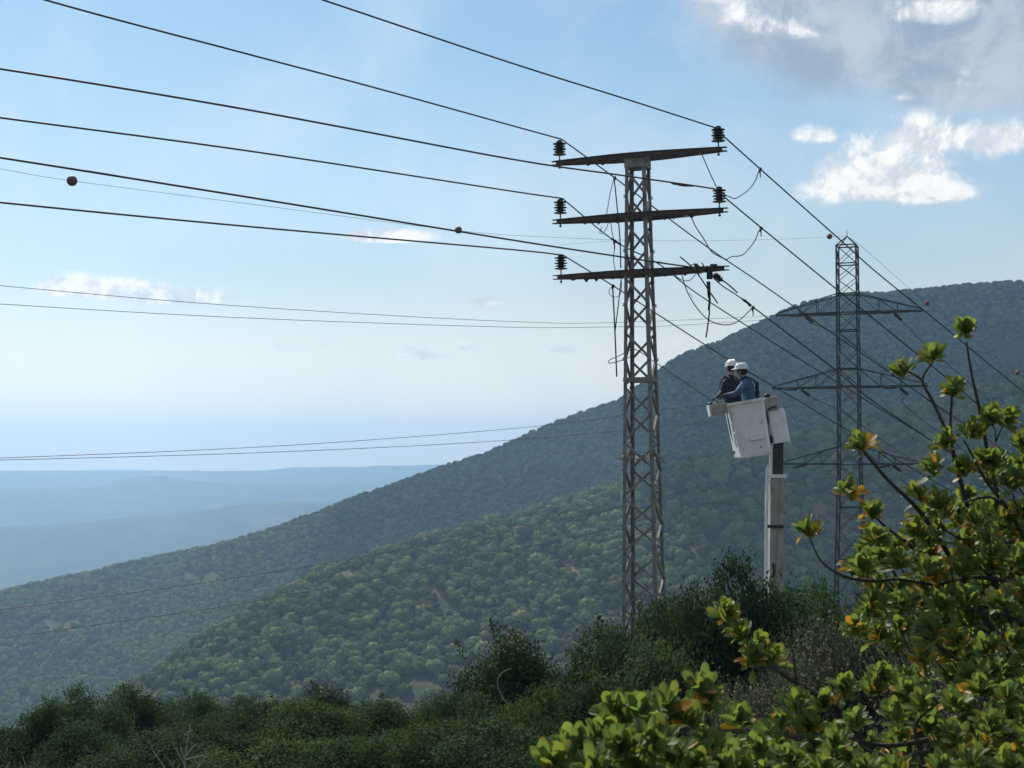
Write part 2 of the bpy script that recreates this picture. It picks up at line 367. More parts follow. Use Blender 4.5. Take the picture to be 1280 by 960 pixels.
far = np.broadcast_to((RS[:-1] > 2300)[None, :], (na - 1, nr - 1)).reshape(-1)
quads = quads.reshape(-1, 4)
def np_mesh(name, V, Q, mats, smooth=False, mi=None):
    me = bpy.data.meshes.new(name); n = len(Q); k = Q.shape[1]
    me.vertices.add(len(V)); me.vertices.foreach_set('co', np.ascontiguousarray(V, np.float32).ravel())
    me.loops.add(n * k); me.loops.foreach_set('vertex_index', np.ascontiguousarray(Q, np.int32).ravel())
    me.polygons.add(n); me.polygons.foreach_set('loop_start', np.arange(n, dtype=np.int32) * k)
    for m in mats: me.materials.append(m)
    if mi is not None: me.polygons.foreach_set('material_index', np.ascontiguousarray(mi, np.int32))
    if smooth: me.polygons.foreach_set('use_smooth', np.ones(n, bool))
    me.update(calc_edges=True); me.validate(); return me
me = np_mesh('ground', vs, quads[:, ::-1], [gm, gf], True, far.astype(int))
tag(mesh_obj('ground', me), kind='structure')

# ------------------------------------------------------------------ leafy meshes
def leaf_quads(C, N, L, W, rngx, fold=0.0):
    """diamond-shaped leaves at C with normal N, length L, width W"""
    n = len(C); a = rngx.normal(size=(n, 3)); a -= N * (a * N).sum(1)[:, None]; a /= np.linalg.norm(a, axis=1)[:, None] + 1e-9
    b = np.cross(N, a); L = np.broadcast_to(L, (n,))[:, None]; W = np.broadcast_to(W, (n,))[:, None]
    V = np.stack([C - a * L / 2, C + b * W / 2 + a * L * .08, C + a * L / 2, C - b * W / 2 + a * L * .08], 1).reshape(-1, 3)
    return V, np.arange(n * 4).reshape(n, 4)
def unit(v): return v / (np.linalg.norm(v, axis=1)[:, None] + 1e-9)

def crown_mesh(name, mt, r, h, n, L, W, seed, lobes=14, flat=.75, shoots=26, z0=.18):
    """a bushy crown of separate leaves: lobes of different size with gaps between them, shoots sticking out"""
    g = np.random.default_rng(seed); Cs = []; Ns = []
    cent = []
    for k in range(lobes):
        a = g.uniform(0, 2 * math.pi); rad = r * .72 * math.sqrt(g.uniform(0, 1)); zz = h * g.uniform(.22, .80) * (1 - .35 * (rad / r) ** 2)
        cent.append((rad * math.cos(a), rad * math.sin(a), zz, g.uniform(.26, .44) * r))
    cent.append((0, 0, h * .62, .5 * r)); cent.append((0, 0, h * .35, .7 * r))
    per = np.array([c[3] ** 2 for c in cent]); per = (per / per.sum() * n).astype(int)
    for (cx, cy, cz, cr), m in zip(cent, per):
        d = unit(g.normal(size=(m, 3))); d[:, 2] = np.where(d[:, 2] < -.3, -d[:, 2], d[:, 2])
        # finer clumping: pull leaves towards random sub-centres
        sc = unit(g.normal(size=(max(6, m // 60), 3))); j = g.integers(0, len(sc), m)
        d = unit(d * .55 + sc[j] * .9)
        rr = cr * (g.uniform(.35, 1.0, m) ** .45) * (1 + .16 * g.normal(size=m))
        Cs.append(np.array([cx, cy, cz]) + d * rr[:, None] * np.array([1, 1, flat])); Ns.append(unit(d * .6 + g.normal(size=(m, 3)) * .75 + np.array([0, 0, .35])))
    for k in range(shoots):
        c = cent[g.integers(0, len(cent))]; d = unit(g.normal(size=(1, 3)))[0]; d[2] = abs(d[2]) * 1.2 + .35; d /= np.linalg.norm(d)
        base = np.array(c[:3]) + d * c[3] * .8; m = 46; tt = g.uniform(0, 1, m); ln = g.uniform(.2, .5) * c[3] + .06
        Cs.append(base + d * tt[:, None] * ln + g.normal(size=(m, 3)) * .035 * (1.3 - tt[:, None]) * (r / .9)); Ns.append(unit(g.normal(size=(m, 3))))
    C = np.vstack(Cs); N = np.vstack(Ns); keep = C[:, 2] > h * .02; C = C[keep]; N = N[keep]
    V, Q = leaf_quads(C, N, L * g.uniform(.7, 1.3, len(C)), W * g.uniform(.7, 1.3, len(C)), g)
    return np_mesh(name, V, Q, [mt])
def trunk_mesh(name, r, h, seed, mt):
    g = random.Random(seed); mb = MB()
    for k in range(g.randint(3, 5)):
        a = g.uniform(0, 6.28); pts = [Vector((.05 * math.cos(a), .05 * math.sin(a), -.3))]
        for j in range(4): pts.append(pts[-1] + Vector((math.cos(a) * r * .14 + g.uniform(-.06, .06), math.sin(a) * r * .14 + g.uniform(-.06, .06), (h * .62) / 4)))
        pts = catmull(pts, 3); mb.tube(pts, [.06 * (1 - .8 * i / len(pts)) + .008 for i in range(len(pts))], 6)
        for j in range(7):
            p = pts[g.randint(4, len(pts) - 1)]; d = Vector((g.uniform(-1, 1), g.uniform(-1, 1), g.uniform(.2, 1))).normalized()
            mb.tube([p, p + d * r * .3, p + d * r * .55 + Vector((0, 0, r * .12))], [.018, .012, .004], 5)
    me_o = mb.build(name, mt, None, smooth=True); me = me_o.data; bpy.data.objects.remove(me_o); return me

M['maquis'] = foliage_mat('dark_evergreen_leaves', [(0, (.026, .050, .030)), (.5, (.044, .076, .042)), (.85, (.065, .105, .058)), (1, (.10, .13, .075))], .28, .6, .15, .3, big=1.2)
M['oakleaf'] = foliage_mat('green_oak_leaves', [(0, (.03, .056, .026)), (.6, (.05, .085, .036)), (1, (.09, .12, .055))], .30, .6, .15, .3, big=1.3)
M['greyleaf'] = foliage_mat('silver_grey_leaves', [(0, (.06, .06, .05)), (.55, (.10, .10, .085)), (.93, (.15, .15, .125)), (1, (.42, .42, .40))], .2, .55, .25, .2, big=1.5)
M['hill'] = foliage_mat('hillside_oak_crowns', [(0, (.065, .095, .028)), (.5, (.105, .14, .045)), (1, (.17, .195, .075))], .15, .8, .08, .55)

# --- hillside trees
def hill_tree_mesh(seed):
    g = np.random.default_rng(seed); r = 1.0
    bm = bmesh.new(); bmesh.ops.create_icosphere(bm, subdivisions=3, radius=1)
    V = np.array([v.co[:] for v in bm.verts]); Fc = np.array([[v.index for v in f.verts] for f in bm.faces]); bm.free()
    d = unit(V); off = fbm(d[:, 0] * 2.3 + seed * 9, d[:, 1] * 2.3 + d[:, 2] * 3.1, seed, 3) * .22
    V = d * (.84 + off)[:, None] * np.array([1, 1, .95]); V[:, 2] = np.where(V[:, 2] < -.35, -.35, V[:, 2]) 
    m = 420; dd = unit(g.normal(size=(m, 3))); dd[:, 2] = np.abs(dd[:, 2]) * 1.0 - .25; dd = unit(dd)
    o2 = fbm(dd[:, 0] * 2.3 + seed * 9, dd[:, 1] * 2.3 + dd[:, 2] * 3.1, seed, 3) * .22
    C = dd * (.88 + o2 + g.normal(size=m) * .035)[:, None] * np.array([1, 1, .95])
    LV, LQ = leaf_quads(C, unit(dd + g.normal(size=(m, 3)) * .38), g.uniform(.16, .28, m), g.uniform(.12, .22, m), g)
    LT = np.vstack([LQ[:, [0, 1, 2]], LQ[:, [0, 2, 3]]])
    tb = MB(); tb.tube([(0, 0, -.9), (.03, 0, -.5), (0, .02, -.1)], [.09, .07, .06], 5)
    TV = np.array(tb.v); TT = []
    for f in tb.f:
        for k in range(1, len(f) - 1): TT.append((f[0], f[k], f[k + 1]))
    V2 = np.vstack([V, LV, TV]); V2[:, 2] += .62
    T = np.vstack([Fc, LT + len(V), np.array(TT) + len(V) + len(LV)])
    mi = np.zeros(len(T), int); mi[len(Fc) + len(LT):] = 1
    return np_mesh('hillside_tree', V2, T, [M['hill'], M['bark']], False, mi)
HT = [hill_tree_mesh(s) for s in range(6)]
def scatter(cell, r0, r1, a0, a1, seed, sel):
    g = np.random.default_rng(seed); gx, gy = np.meshgrid(np.arange(-r1 * .45, r1 * .45, cell), np.arange(r0 * .9, r1, cell * .9))
    gx[::2] += cell / 2; x = (gx + g.uniform(-.38, .38, gx.shape) * cell).ravel(); y = (gy + g.uniform(-.38, .38, gx.shape) * cell).ravel()
    r = np.hypot(x, y); a = np.arctan2(x, y); px = 640 + F * np.tan(a)
    k = (r > r0) & (r < r1) & (a > a0) & (a < a1) & sel(x, y, r, px, g); return x[k], y[k], r[k], px[k], g
dens2 = lambda x, y: fbm(x / 38, y / 38, 77, 3)
def sel2(x, y, r, px, g):
    rc = tabi(px, D2); return (r < rc + 40) & (dens2(x, y) > -1.05 + .8 * g.uniform(0, 1, len(x)))
x2, y2, r2_, px2, g2 = scatter(4.7, 430, 900, R(-21), R(22), 5, sel2)
def sel1(x, y, r, px, g):
    rc = tabi(px, D1); return (r < rc + 30) & (r > rc - 430) & (dens2(x, y) > -1.2 + .7 * g.uniform(0, 1, len(x)))
x1, y1, r1_, px1, g1 = scatter(4.5, 880, 1720, R(-21), R(22), 6, sel1)
# the 290 that show largest on the near spur become objects of their own
zg2 = ground(x2, y2); w2 = 575 - zg2 / (r2_ * np.cos(np.arctan2(x2, y2))) * F
vis = (px2 > 180) & (px2 < 860) & (w2 < 885) & (w2 > 575)
order = np.argsort(r2_ + np.where(vis, 0, 1e6))[:285]
sc2 = 1.35 + 2.5 * g2.uniform(0, 1, len(x2)) ** 1.2 ; rot2 = g2.uniform(0, 6.28, len(x2)); sc2 = np.where(g2.uniform(0, 1, len(x2)) < .12, sc2 * 1.25, sc2)
first = None
for k, i in enumerate(order):
    o = bpy.data.objects.new('hillside_tree', HT[k % 6]); col.objects.link(o)
    s = float(sc2[i]); o.location = (x2[i], y2[i], zg2[i] - .15); o.scale = (s, s, s * random.uniform(.85, 1.2)); o.rotation_euler = (0, 0, float(rot2[i]))
    tag(o, 'round-crowned oak among the crowded trees of the sunlit lower slope', 'tree', 'oak trees on the sunlit lower slope')
# source meshes are kept in the individual trees above; the rest of the wood is one object each
def wood(name, x, y, s, rot, zoff=0.15):
    z = ground(x, y) - zoff; n = len(x); me = bpy.data.meshes.new(name)
    me.vertices.add(n); me.vertices.foreach_set('co', np.stack([x, y, z], -1).astype(np.float32).ravel())
    for nm, arr in (('tree_scale', s), ('tree_rot', rot)):
        at = me.attributes.new(nm, 'FLOAT', 'POINT'); at.data.foreach_set('value', arr.astype(np.float32))
    at = me.attributes.new('tree_kind', 'INT', 'POINT'); at.data.foreach_set('value', rng.integers(0, 6, n).astype(np.int32))
    me.update(); o = mesh_obj(name, me)
    ng = bpy.data.node_groups.new(name + '_scatter', 'GeometryNodeTree')
    ng.interface.new_socket('Geometry', in_out='INPUT', socket_type='NodeSocketGeometry'); ng.interface.new_socket('Geometry', in_out='OUTPUT', socket_type='NodeSocketGeometry')
    N = ng.nodes; Lk = ng.links; gi = N.new('NodeGroupInput'); go = N.new('NodeGroupOutput')
    iop = N.new('GeometryNodeInstanceOnPoints'); gtoi = N.new('GeometryNodeGeometryToInstance')
    for so in reversed(SRC):
        oi = N.new('GeometryNodeObjectInfo'); oi.inputs['Object'].default_value = so; oi.transform_space = 'ORIGINAL'
        Lk.new(oi.outputs['Geometry'], gtoi.inputs[0])
    Lk.new(gi.outputs[0], iop.inputs['Points']); Lk.new(gtoi.outputs[0], iop.inputs['Instance']); iop.inputs['Pick Instance'].default_value = True
    def attr(nm, dt):
        a = N.new('GeometryNodeInputNamedAttribute'); a.data_type = dt; a.inputs['Name'].default_value = nm; return a.outputs[0]
    Lk.new(attr('tree_kind', 'INT'), iop.inputs['Instance Index'])
    cmb = N.new('ShaderNodeCombineXYZ'); Lk.new(attr('tree_rot', 'FLOAT'), cmb.inputs[2]); Lk.new(cmb.outputs[0], iop.inputs['Rotation'])
    Lk.new(attr('tree_scale', 'FLOAT'), iop.inputs['Scale']); Lk.new(iop.outputs[0], go.inputs[0])
    md = o.modifiers.new('scatter', 'NODES'); md.node_group = ng; return o
SRC = [o for o in bpy.data.objects if o.name.startswith('hillside_tree')][:6]
mask = np.ones(len(x2), bool); mask[order] = False
tag(wood('spur_woodland', x2[mask], y2[mask], sc2[mask], rot2[mask]), 'oak woodland covering the nearer spur of the hill', 'woodland', kind='stuff')
tag(wood('mountain_woodland', x1, y1, 1.4 + 2.2 * g1.uniform(0, 1, len(x1)), g1.uniform(0, 6.28, len(x1))), 'hazy blue oak woodland covering the long far slope', 'woodland', kind='stuff')

# ------------------------------------------------------------------ bushes between camera and valley
def at_px(px, D): return (px - 640) / F * D
CR = {}
for s in range(4): CR['dark', s] = crown_mesh('crown', M['maquis'], 1.25, 2.6, 40000, .046, .031, 100 + s, 24, shoots=14)
for s in range(3): CR['oak', s] = crown_mesh('crown', M['oakleaf'], 1.25, 2.5, 40000, .046, .032, 200 + s, 24, shoots=10)
for s in range(2): CR['grey', s] = crown_mesh('crown', M['greyleaf'], 1.1, 2.2, 26000, .04, .018, 300 + s, 18, shoots=60)
TRK = {k: trunk_mesh('trunk', 1.25, 2.4, 40 + i, M['bark']) for i, k in enumerate(('dark', 'oak', 'grey'))}
def bush(kind, v, px, ytop, D, width, label, cat='bush', name='evergreen_bush', group=None):
    x = at_px(px, D); zt = (575 - ytop) / F * D; zg = gz(x, D) - .1; h = max(zt - zg, .8)
    o = empty(name, (x, D, zg), (0, 0, random.uniform(0, 6.28)), label, cat, group)
    hh = {'dark': 2.6, 'oak': 2.5, 'grey': 2.2}[kind]; rr = {'dark': 1.2, 'oak': 1.2, 'grey': 1.05}[kind]
    sw = width / 2 / rr; sh = h / (hh * .84)
    for nm, me in (('trunk', TRK[kind]), ('crown', CR[kind, v])):
        c = mesh_obj(nm, me, None, o); c.scale = (sw, sw, sh)
    return o
BUSHES = [
 # kind, variant, px, ytop, D, width(m), label
 ('dark', 0, 128, 858, 33, 2.6, 'tall dark evergreen bush standing above the others at the left'),
 ('dark', 1, 165, 858, 35, 2.3, 'dark bush with a ragged top just right of the tall one at the left'),
 ('oak', 0, 62, 886, 32, 1.7, 'small bush with a bushy tip left of the tall dark evergreen'),
 ('dark', 2, 18, 908, 31, 2.4, 'low dark bush at the left edge of the picture'),
 ('dark', 3, 95, 905, 29, 2.6, 'broad dark bush in front of the tall left evergreen'),
 ('dark', 0, 212, 872, 36, 2.6, 'dark bush whose crown touches the gully below the far slope'),
 ('oak', 1, 262, 866, 38, 2.8, 'green bush with rounded crown above the bare bleached sapling'),
 ('dark', 1, 318, 868, 39, 2.7, 'dark bush against the lowest sunlit trees left of centre'),
 ('dark', 2, 185, 915, 28, 3.0, 'wide dark bush behind the bare bleached sapling'),
 ('oak', 2, 290, 902, 30, 3.0, 'olive green bush right of the bare bleached sapling'),
 ('dark', 3, 420, 860, 39, 3.4, 'dome-shaped dark bush standing proud left of centre'),
 ('dark', 0, 372, 878, 36, 2.6, 'small dark bush left of the dome-shaped one'),
 ('oak', 0, 390, 888, 30, 3.0, 'soft green bush below the dome-shaped dark bush'),
 ('oak', 1, 345, 925, 26, 3.0, 'rusty tinged green bush at the bottom left of centre'),
 ('oak', 0, 490, 884, 33, 3.0, 'fresh green bush at the bottom centre'),
 ('dark', 1, 545, 876, 34, 2.4, 'dark bush between the green bush and the arched stalk'),
 ('oak', 2, 455, 918, 25, 2.6, 'light green bush at the bottom edge left of centre'),
 ('dark', 2, 590, 862, 30, 2.2, 'dark bush below the lit slope, left of the arched stalk'),
 ('dark', 3, 655, 798, 26, 2.9, 'tall dark bush with the pale arched stalk in front'),
 ('dark', 0, 625, 868, 23, 2.3, 'low dark bush under the pale arched stalk'),
 ('oak', 0, 560, 912, 22, 2.5, 'green bush at the bottom edge below centre'),
 ('oak', 1, 690, 862, 21, 1.6, 'small green bush between the tall dark bush and the broad thicket'),
 ('dark', 1, 760, 785, 24, 2.6, 'rounded dark bush at the left foot of the lattice pole'),
 ('dark', 2, 815, 746, 22.5, 2.4, 'large dark bush covering the foot of the lattice pole'),
 ('dark', 3, 868, 744, 22, 2.2, 'dark bush between the lattice pole and the lift boom'),
 ('dark', 0, 925, 706, 23, 2.4, 'thin-topped tall bush left of the lift boom'),
 ('dark', 1, 985, 742, 22, 2.4, 'dark bush covering the lower end of the lift boom'),
 ('oak', 2, 1045, 748, 23, 2.4, 'green bush at the foot of the distant pylon'),
 ('dark', 2, 1110, 735, 22, 2.8, 'dark bush behind the leafy tree, right of the pylon'),
 ('dark', 3, 1190, 700, 22, 3.2, 'dark tall bush seen through the leafy tree branches'),
 ('oak', 0, 1270, 690, 21, 3.2, 'green bush behind the leafy tree at the right edge'),
 ('dark', 3, 840, 812, 19, 2.6, 'shadowed bush behind the nearest round leaves at bottom'),
 ('dark', 1, 745, 852, 19, 2.2, 'shadowed bush left of the nearest round leaves'),
 ('dark', 0, 660, 905, 18, 2.4, 'dark bush at the bottom edge under the tall dark one'),
 ('grey', 0, 1010, 768, 15, 1.9, 'silvery grey dry bush behind the leafy tree'),
 ('grey', 1, 1085, 762, 14.5, 2.0, 'silvery grey dry bush partly hidden by the leafy tree'),
 ('grey', 1, 950, 845, 13.5, 1.5, 'small silvery grey bush left of the leafy tree branches'),
 ('grey', 0, 1180, 790, 13, 2.2, 'grey dry bush deep behind the leafy tree at right'),
 ('grey', 1, 1275, 800, 12, 2.0, 'grey dry bush at the right edge behind the leaves'),
 ('grey', 0, 20, 944, 18, 1.6, 'pale grey bush tip in the bottom left corner'),
 ('grey', 1, 85, 952, 17, 1.3, 'pale grey bush tip beside the corner one at bottom left'),
]
for b in BUSHES:
    bush(b[0], b[1], b[2], b[3], b[4], b[5], b[6], 'bush', {'dark': 'evergreen_bush', 'oak': 'oak_bush', 'grey': 'grey_bush'}[b[0]], 'bushes on the near slope')
# bare sapling and arched stalk
def tube_path(name, pxs, D, r, mt, parent=None, n=6, sub=5):
    pts = [P(p[0], p[1], p[2] if len(p) > 2 else D) for p in pxs]
    mb = MB(); pp = catmull(pts, sub)
    rr = [r * (1 - .75 * i / (len(pp) - 1)) for i in range(len(pp))] if isinstance(r, float) else [r[0]] * len(pp)
    mb.tube(pp, rr, n); o = mb.build(name, mt, None, smooth=True); return o
def rebase(root, kids):
    """parent world-built pieces to a root placed in the world"""
    bpy.context.view_layer.update()
    inv = root.matrix_world.inverted()
    for o in kids:
        o.data.transform(inv); o.parent = root
sp = empty('bare_sapling', P(232, 1010, 14), label='bleached leafless sapling with forked twigs in front of dark bushes', cat='sapling')
tw = [[(232, 1010), (231, 960), (233, 935), (238, 905)], [(232, 958), (222, 940), (215, 928)], [(231, 950), (226, 935), (226, 928)], [(232, 946), (240, 935), (247, 929)],
      [(232, 950), (245, 946), (258, 944)], [(233, 928), (236, 922), (230, 917)], [(225, 990), (205, 958), (192, 940), (187, 925)], [(200, 950), (196, 945), (199, 938)],
      [(238, 985), (250, 955), (259, 945)], [(228, 985), (214, 955), (204, 942)], [(216, 958), (219, 950)], [(237, 915), (241, 912)]]
rebase(sp, [tube_path('branch', k, 14, .014 if i == 0 else .008, M['drybark']) for i, k in enumerate(tw)])
st = tube_path('dry_stalk', [(634, 880), (626, 868), (622, 855), (624, 845), (632, 838), (640, 836)], 20, .011, M['drybark'])
tag(st, 'thin pale stalk arching in front of the dark bush', 'stalk')

# ------------------------------------------------------------------ foreground leafy plants
def leaf_local(fl=1.0, fold=.18, curl=.2):
    rows = [(0, .03), (.25, .15), (.5, .28), (.75, .36), (.92, .27), (1.0, .08)]
    V = []; 
    for (t_, hw) in rows:
        z = curl * (t_ - t_ * t_) * 1.2 - curl * .4 * t_ * t_
        V += [(-hw * .5 * fl, t_, z + fold * hw * .6), (0, t_, z), (hw * .5 * fl, t_, z + fold * hw * .6)]
    Fs = []
    for i in range(len(rows) - 1):
        b = i * 3; Fs += [(b, b + 1, b + 4, b + 3), (b + 1, b + 2, b + 5, b + 4)]
    return np.array(V), np.array(Fs)
def fg_leaf_mat(name, c, c2, tr):
    m = bpy.data.materials.new(name); m.use_nodes = True; t = NT(m.node_tree); b = t.n['Principled BSDF']
    b.inputs['Roughness'].default_value = .5; b.inputs['Specular IOR Level'].default_value = .3
    oi = t.n.new('ShaderNodeObjectInfo'); g = t.n.new('ShaderNodeNewGeometry')
    rnd = t.m('FRACT', t.m('ADD', oi.outputs['Random'], g.outputs['Random Per Island']))
    tcn = t.n.new('ShaderNodeTexCoord')
    f = t.m('ADD', t.m('MULTIPLY', rnd, .8), t.m('MULTIPLY', t.noise(g.outputs['Position'], 40, 4), .4))
    cc = t.mix(f, c, c2)
    cc = t.mix(t.mr(t.noise(g.outputs['Position'], 160, 3), .66, .78, 0, .3), cc, (.12, .10, .04))
    t.put(b.inputs['Base Color'], cc)
    bn = t.n.new('ShaderNodeBump'); bn.inputs['Strength'].default_value = .25; bn.inputs['Distance'].default_value = .004
    t.l.new(t.noise(g.outputs['Position'], 120, 3), bn.inputs['Height']); t.l.new(bn.outputs[0], b.inputs['Normal'])
    trn = t.n.new('ShaderNodeBsdfTranslucent'); t.put(trn.inputs[0], t.mix(1.0, cc, (1.35, 1.4, .75), 'MULTIPLY'))
    ms = t.n.new('ShaderNodeMixShader'); ms.inputs[0].default_value = tr
    t.l.new(b.outputs[0], ms.inputs[1]); t.l.new(trn.outputs[0], ms.inputs[2]); t.l.new(ms.outputs[0], t.n['Material Output'].inputs[0])
    return m
LM = [fg_leaf_mat('green_leaf', (.098, .155, .046), (.145, .20, .062), .55), fg_leaf_mat('olive_leaf', (.14, .17, .042), (.185, .205, .05), .55),
      fg_leaf_mat('yellow_leaf', (.34, .21, .03), (.42, .22, .03), .4), fg_leaf_mat('dry_leaf', (.30, .17, .07), (.40, .28, .16), .3)]
shapes = [leaf_local(1.0, .18, .2), leaf_local(.85, .5, .5), leaf_local(1.12, .1, -.15)]
LEAFM = {}
for mi_, lm in enumerate(LM):
    for si, (V, Q) in enumerate(shapes): LEAFM[mi_, si] = np_mesh('leaf', V, Q, [lm], True)
class Plant:
    def __init__(s, name, base, label, cat, seed):
        s.root = empty(name, base, label=label, cat=cat); s.g = random.Random(seed); s.leaves = []; s.kids = []
    def branch(s, pts, r=.012, name='branch'):
        P3 = [P(*p) for p in pts]; pp = catmull(P3, 6)
        rr = [r * (1 - .6 * i / (len(pp) - 1)) for i in range(len(pp))]
        mb = MB(); mb.tube(pp, rr, 7)
        for i in range(2, len(pp) - 1):      # knobbly leaf scars
            if s.g.random() < .5:
                d = Vector((s.g.uniform(-1, 1), s.g.uniform(-1, 1), s.g.uniform(-1, 1))).normalized()
                mb.tube([pp[i], pp[i] + d * rr[i] * 1.7], [rr[i] * .8, rr[i] * .3], 5)
        s.kids.append(mb.build(name, M['bark'], None, smooth=True))
    def cluster(s, px, py, D, rad, yellow=.1, n=None, up=(0, 0, 1), L=.066):
        """whorl of leaves round a twig end; rad in photo pixels"""
        c = P(px, py + rad * .55, D); rm = rad / F * D; g = s.g
        n = n or int(26 + rad * .4)
        axis = (Vector(up) + Vector((g.uniform(-.5, .5), g.uniform(-.5, .5), g.uniform(-.1, .3)))).normalized()
        subs = max(1, round(rm / .055)); tips = []
        for k in range(subs):
            off = Vector((g.uniform(-1, 1), g.uniform(-.7, .7), g.uniform(-.35, .6))) * (rm * .62 if subs > 1 else 0)
            tips.append((c + off, (axis + Vector((off.x, off.y, 0)) / max(rm, .01) * .7).normalized()))
            if subs > 1:
                mb = MB(); mb.tube(catmull([c - axis * rm * .6, c + off * .4 - axis * .02, c + off], 3), .0028, 5); s.kids.append(mb.build('twig', M['bark'], None))
        for (tp, ax) in tips:
            m = max(8, int(n * (1.25 if subs == 1 else .95)))
            u = ax.orthogonal().normalized(); v = ax.cross(u); ph = g.uniform(0, 6.28)
            for k in range(m):
                a = ph + k * 2.399; tl = g.uniform(.15, 1.25) if k > 2 else g.uniform(0, .4)
                if g.random() < .06: tl = g.uniform(1.3, 2.0)
                d = (ax * math.cos(tl) + (u * math.cos(a) + v * math.sin(a)) * math.sin(tl)).normalized()
                nrm = (ax * .8 - d * ax.dot(d) + Vector((g.uniform(-.5, .5), -.75 + g.uniform(-.4, .4), g.uniform(-.2, .5)))); nrm = (nrm - d * nrm.dot(d)).normalized()
                ll = L * g.uniform(.65, 1.22); start = tp - ax * g.uniform(0, .028) + d * .004
                q = g.random(); mi_ = 0
                if tl > 1.0 and g.random() < yellow * 1.2: mi_ = 2 if g.random() < .85 else 3
                elif g.random() < yellow * .18: mi_ = 2
                elif g.random() < .25 + yellow * .6: mi_ = 1
                s.leaves.append((start, d, nrm, ll, mi_, g.choice((0, 0, 1, 2))))
    def finish(s, mt_stuff=True):
        bpy.context.view_layer.update()
        # the largest in the picture become objects of their own
        def size(l):
            p = l[0] + l[1] * l[3] * .5
            pxx = 640 + F * p.x / p.y; pyy = 575 - F * p.z / p.y
            inside = 0 < pxx < 1285 and 0 < pyy < 965
            face = abs(l[2].dot(p.normalized())); return (l[3] / p.y) * (.3 + face) * (1 if inside else .1)
        s.leaves.sort(key=size, reverse=True); inv = s.root.matrix_world.inverted()
        def mtx(l):
            st_, d, nm, ll, a, b = l; x = d.cross(nm).normalized()
            m3 = Matrix((x * ll, d * ll, nm * ll)).transposed().to_4x4(); m3.translation = st_; return inv @ m3
        for l in s.leaves[:295]:
            o = bpy.data.objects.new('leaf', LEAFM[l[4], l[5]]); col.objects.link(o); o.parent = s.root; o.matrix_local = mtx(l)
        rest = s.leaves[295:]
        if rest:
            Vs = []; Qs = []; mis = []; b = 0
            for l in rest:
                V, Q = shapes[l[5]]; mm = np.array(mtx(l)); Vs.append(V @ mm[:3, :3].T + mm[:3, 3]); Qs.append(Q + b); b += len(V); mis += [l[4]] * len(Q)
            me = np_mesh('foliage', np.vstack(Vs), np.vstack(Qs), LM, True, np.array(mis)); o = mesh_obj('foliage', me, None, s.root); o['kind'] = 'stuff'
        rebase(s.root, s.kids); print('plant', s.root.name, len(s.leaves))

g_ = random.Random(21)
def fill(T, n, x0, x1, y0, y1, D0, D1, L, ok, rad=(19, 28)):
    done = []; tries = 0
    while len(done) < n and tries < 5000:
        tries += 1; x, y = g_.uniform(x0, x1), g_.uniform(y0, y1)
        if not ok(x, y) or any((x - a) ** 2 + (y - b) ** 2 < 15 ** 2 for a, b in done): continue
        done.append((x, y)); D = g_.uniform(D0, D1); T.cluster(x, y, D, g_.uniform(*rad), g_.choice((.02, .05, .1, .3)), L=L)
        T.branch([(x + g_.uniform(15, 50), y + g_.uniform(45, 75), D + .1), (x + g_.uniform(4, 14), y + 38, D + .03), (x, y + 12, D)], .0045)
# 1: leafy tree at the right
bx_, by_ = P(1330, 900, 5.6).x, 5.6
T1 = Plant('leafy_tree', (bx_, by_, gz(bx_, by_) - .05), 'young tree with rounded green and orange leaves at the right edge', 'tree', 11)
T1.branch([(1345, 1190, 5.6), (1335, 1050, 5.6), (1320, 960, 5.6), (1290, 870, 5.6), (1250, 800, 5.6)], .032, 'trunk')
T1.branch([(1250, 800, 5.6), (1215, 745, 5.6), (1190, 700, 5.55), (1150, 640, 5.5), (1110, 600, 5.45), (1076, 560, 5.4)], .013)
T1.branch([(1240, 720, 5.6), (1180, 690, 5.6), (1120, 672, 5.5)], .009)
T1.branch([(1275, 800, 5.7), (1230, 700, 5.7), (1200, 600, 5.7), (1190, 560, 5.7), (1188, 530, 5.7), (1190, 492, 5.7)], .012)
T1.branch([(1198, 590, 5.7), (1185, 545, 5.7), (1165, 500, 5.75), (1153, 475, 5.75), (1166, 452, 5.75)], .009)
T1.branch([(1153, 475, 5.75), (1142, 468, 5.75), (1130, 462, 5.75)], .006)
T1.branch([(1270, 700, 5.8), (1240, 590, 5.8), (1226, 520, 5.8), (1215, 470, 5.8), (1208, 428, 5.8)], .010)
T1.branch([(1290, 690, 5.5), (1262, 640, 5.5), (1232, 600, 5.5), (1216, 570, 5.5), (1205, 550, 5.5)], .009)
T1.branch([(1310, 760, 5.4), (1265, 730, 5.4), (1218, 722, 5.4), (1170, 730, 5.4), (1122, 724, 5.4), (1096, 727, 5.35)], .011)
T1.branch([(1150, 745, 5.3), (1110, 757, 5.3), (1085, 752, 5.3), (1068, 740, 5.3)], .008)
T1.branch([(1096, 727, 5.35), (1060, 722, 5.3), (1028, 703, 5.3), (1012, 672, 5.3)], .007)
T1.branch([(1165, 700, 5.6), (1130, 676, 5.6), (1098, 650, 5.5), (1076, 625, 5.5)], .007)
T1.branch([(1300, 700, 5.6), (1268, 650, 5.6), (1240, 622, 5.6), (1205, 628, 5.6)], .010)
T1.branch([(1300, 790, 5.2), (1260, 770, 5.2), (1225, 766, 5.2), (1200, 755, 5.2)], .008)
T1.branch([(1245, 860, 5.3), (1190, 820, 5.3), (1150, 790, 5.3), (1140, 770, 5.3)], .008)
T1.branch([(1290, 960, 5.2), (1235, 915, 5.2), (1180, 880, 5.2), (1170, 850, 5.2)], .009)
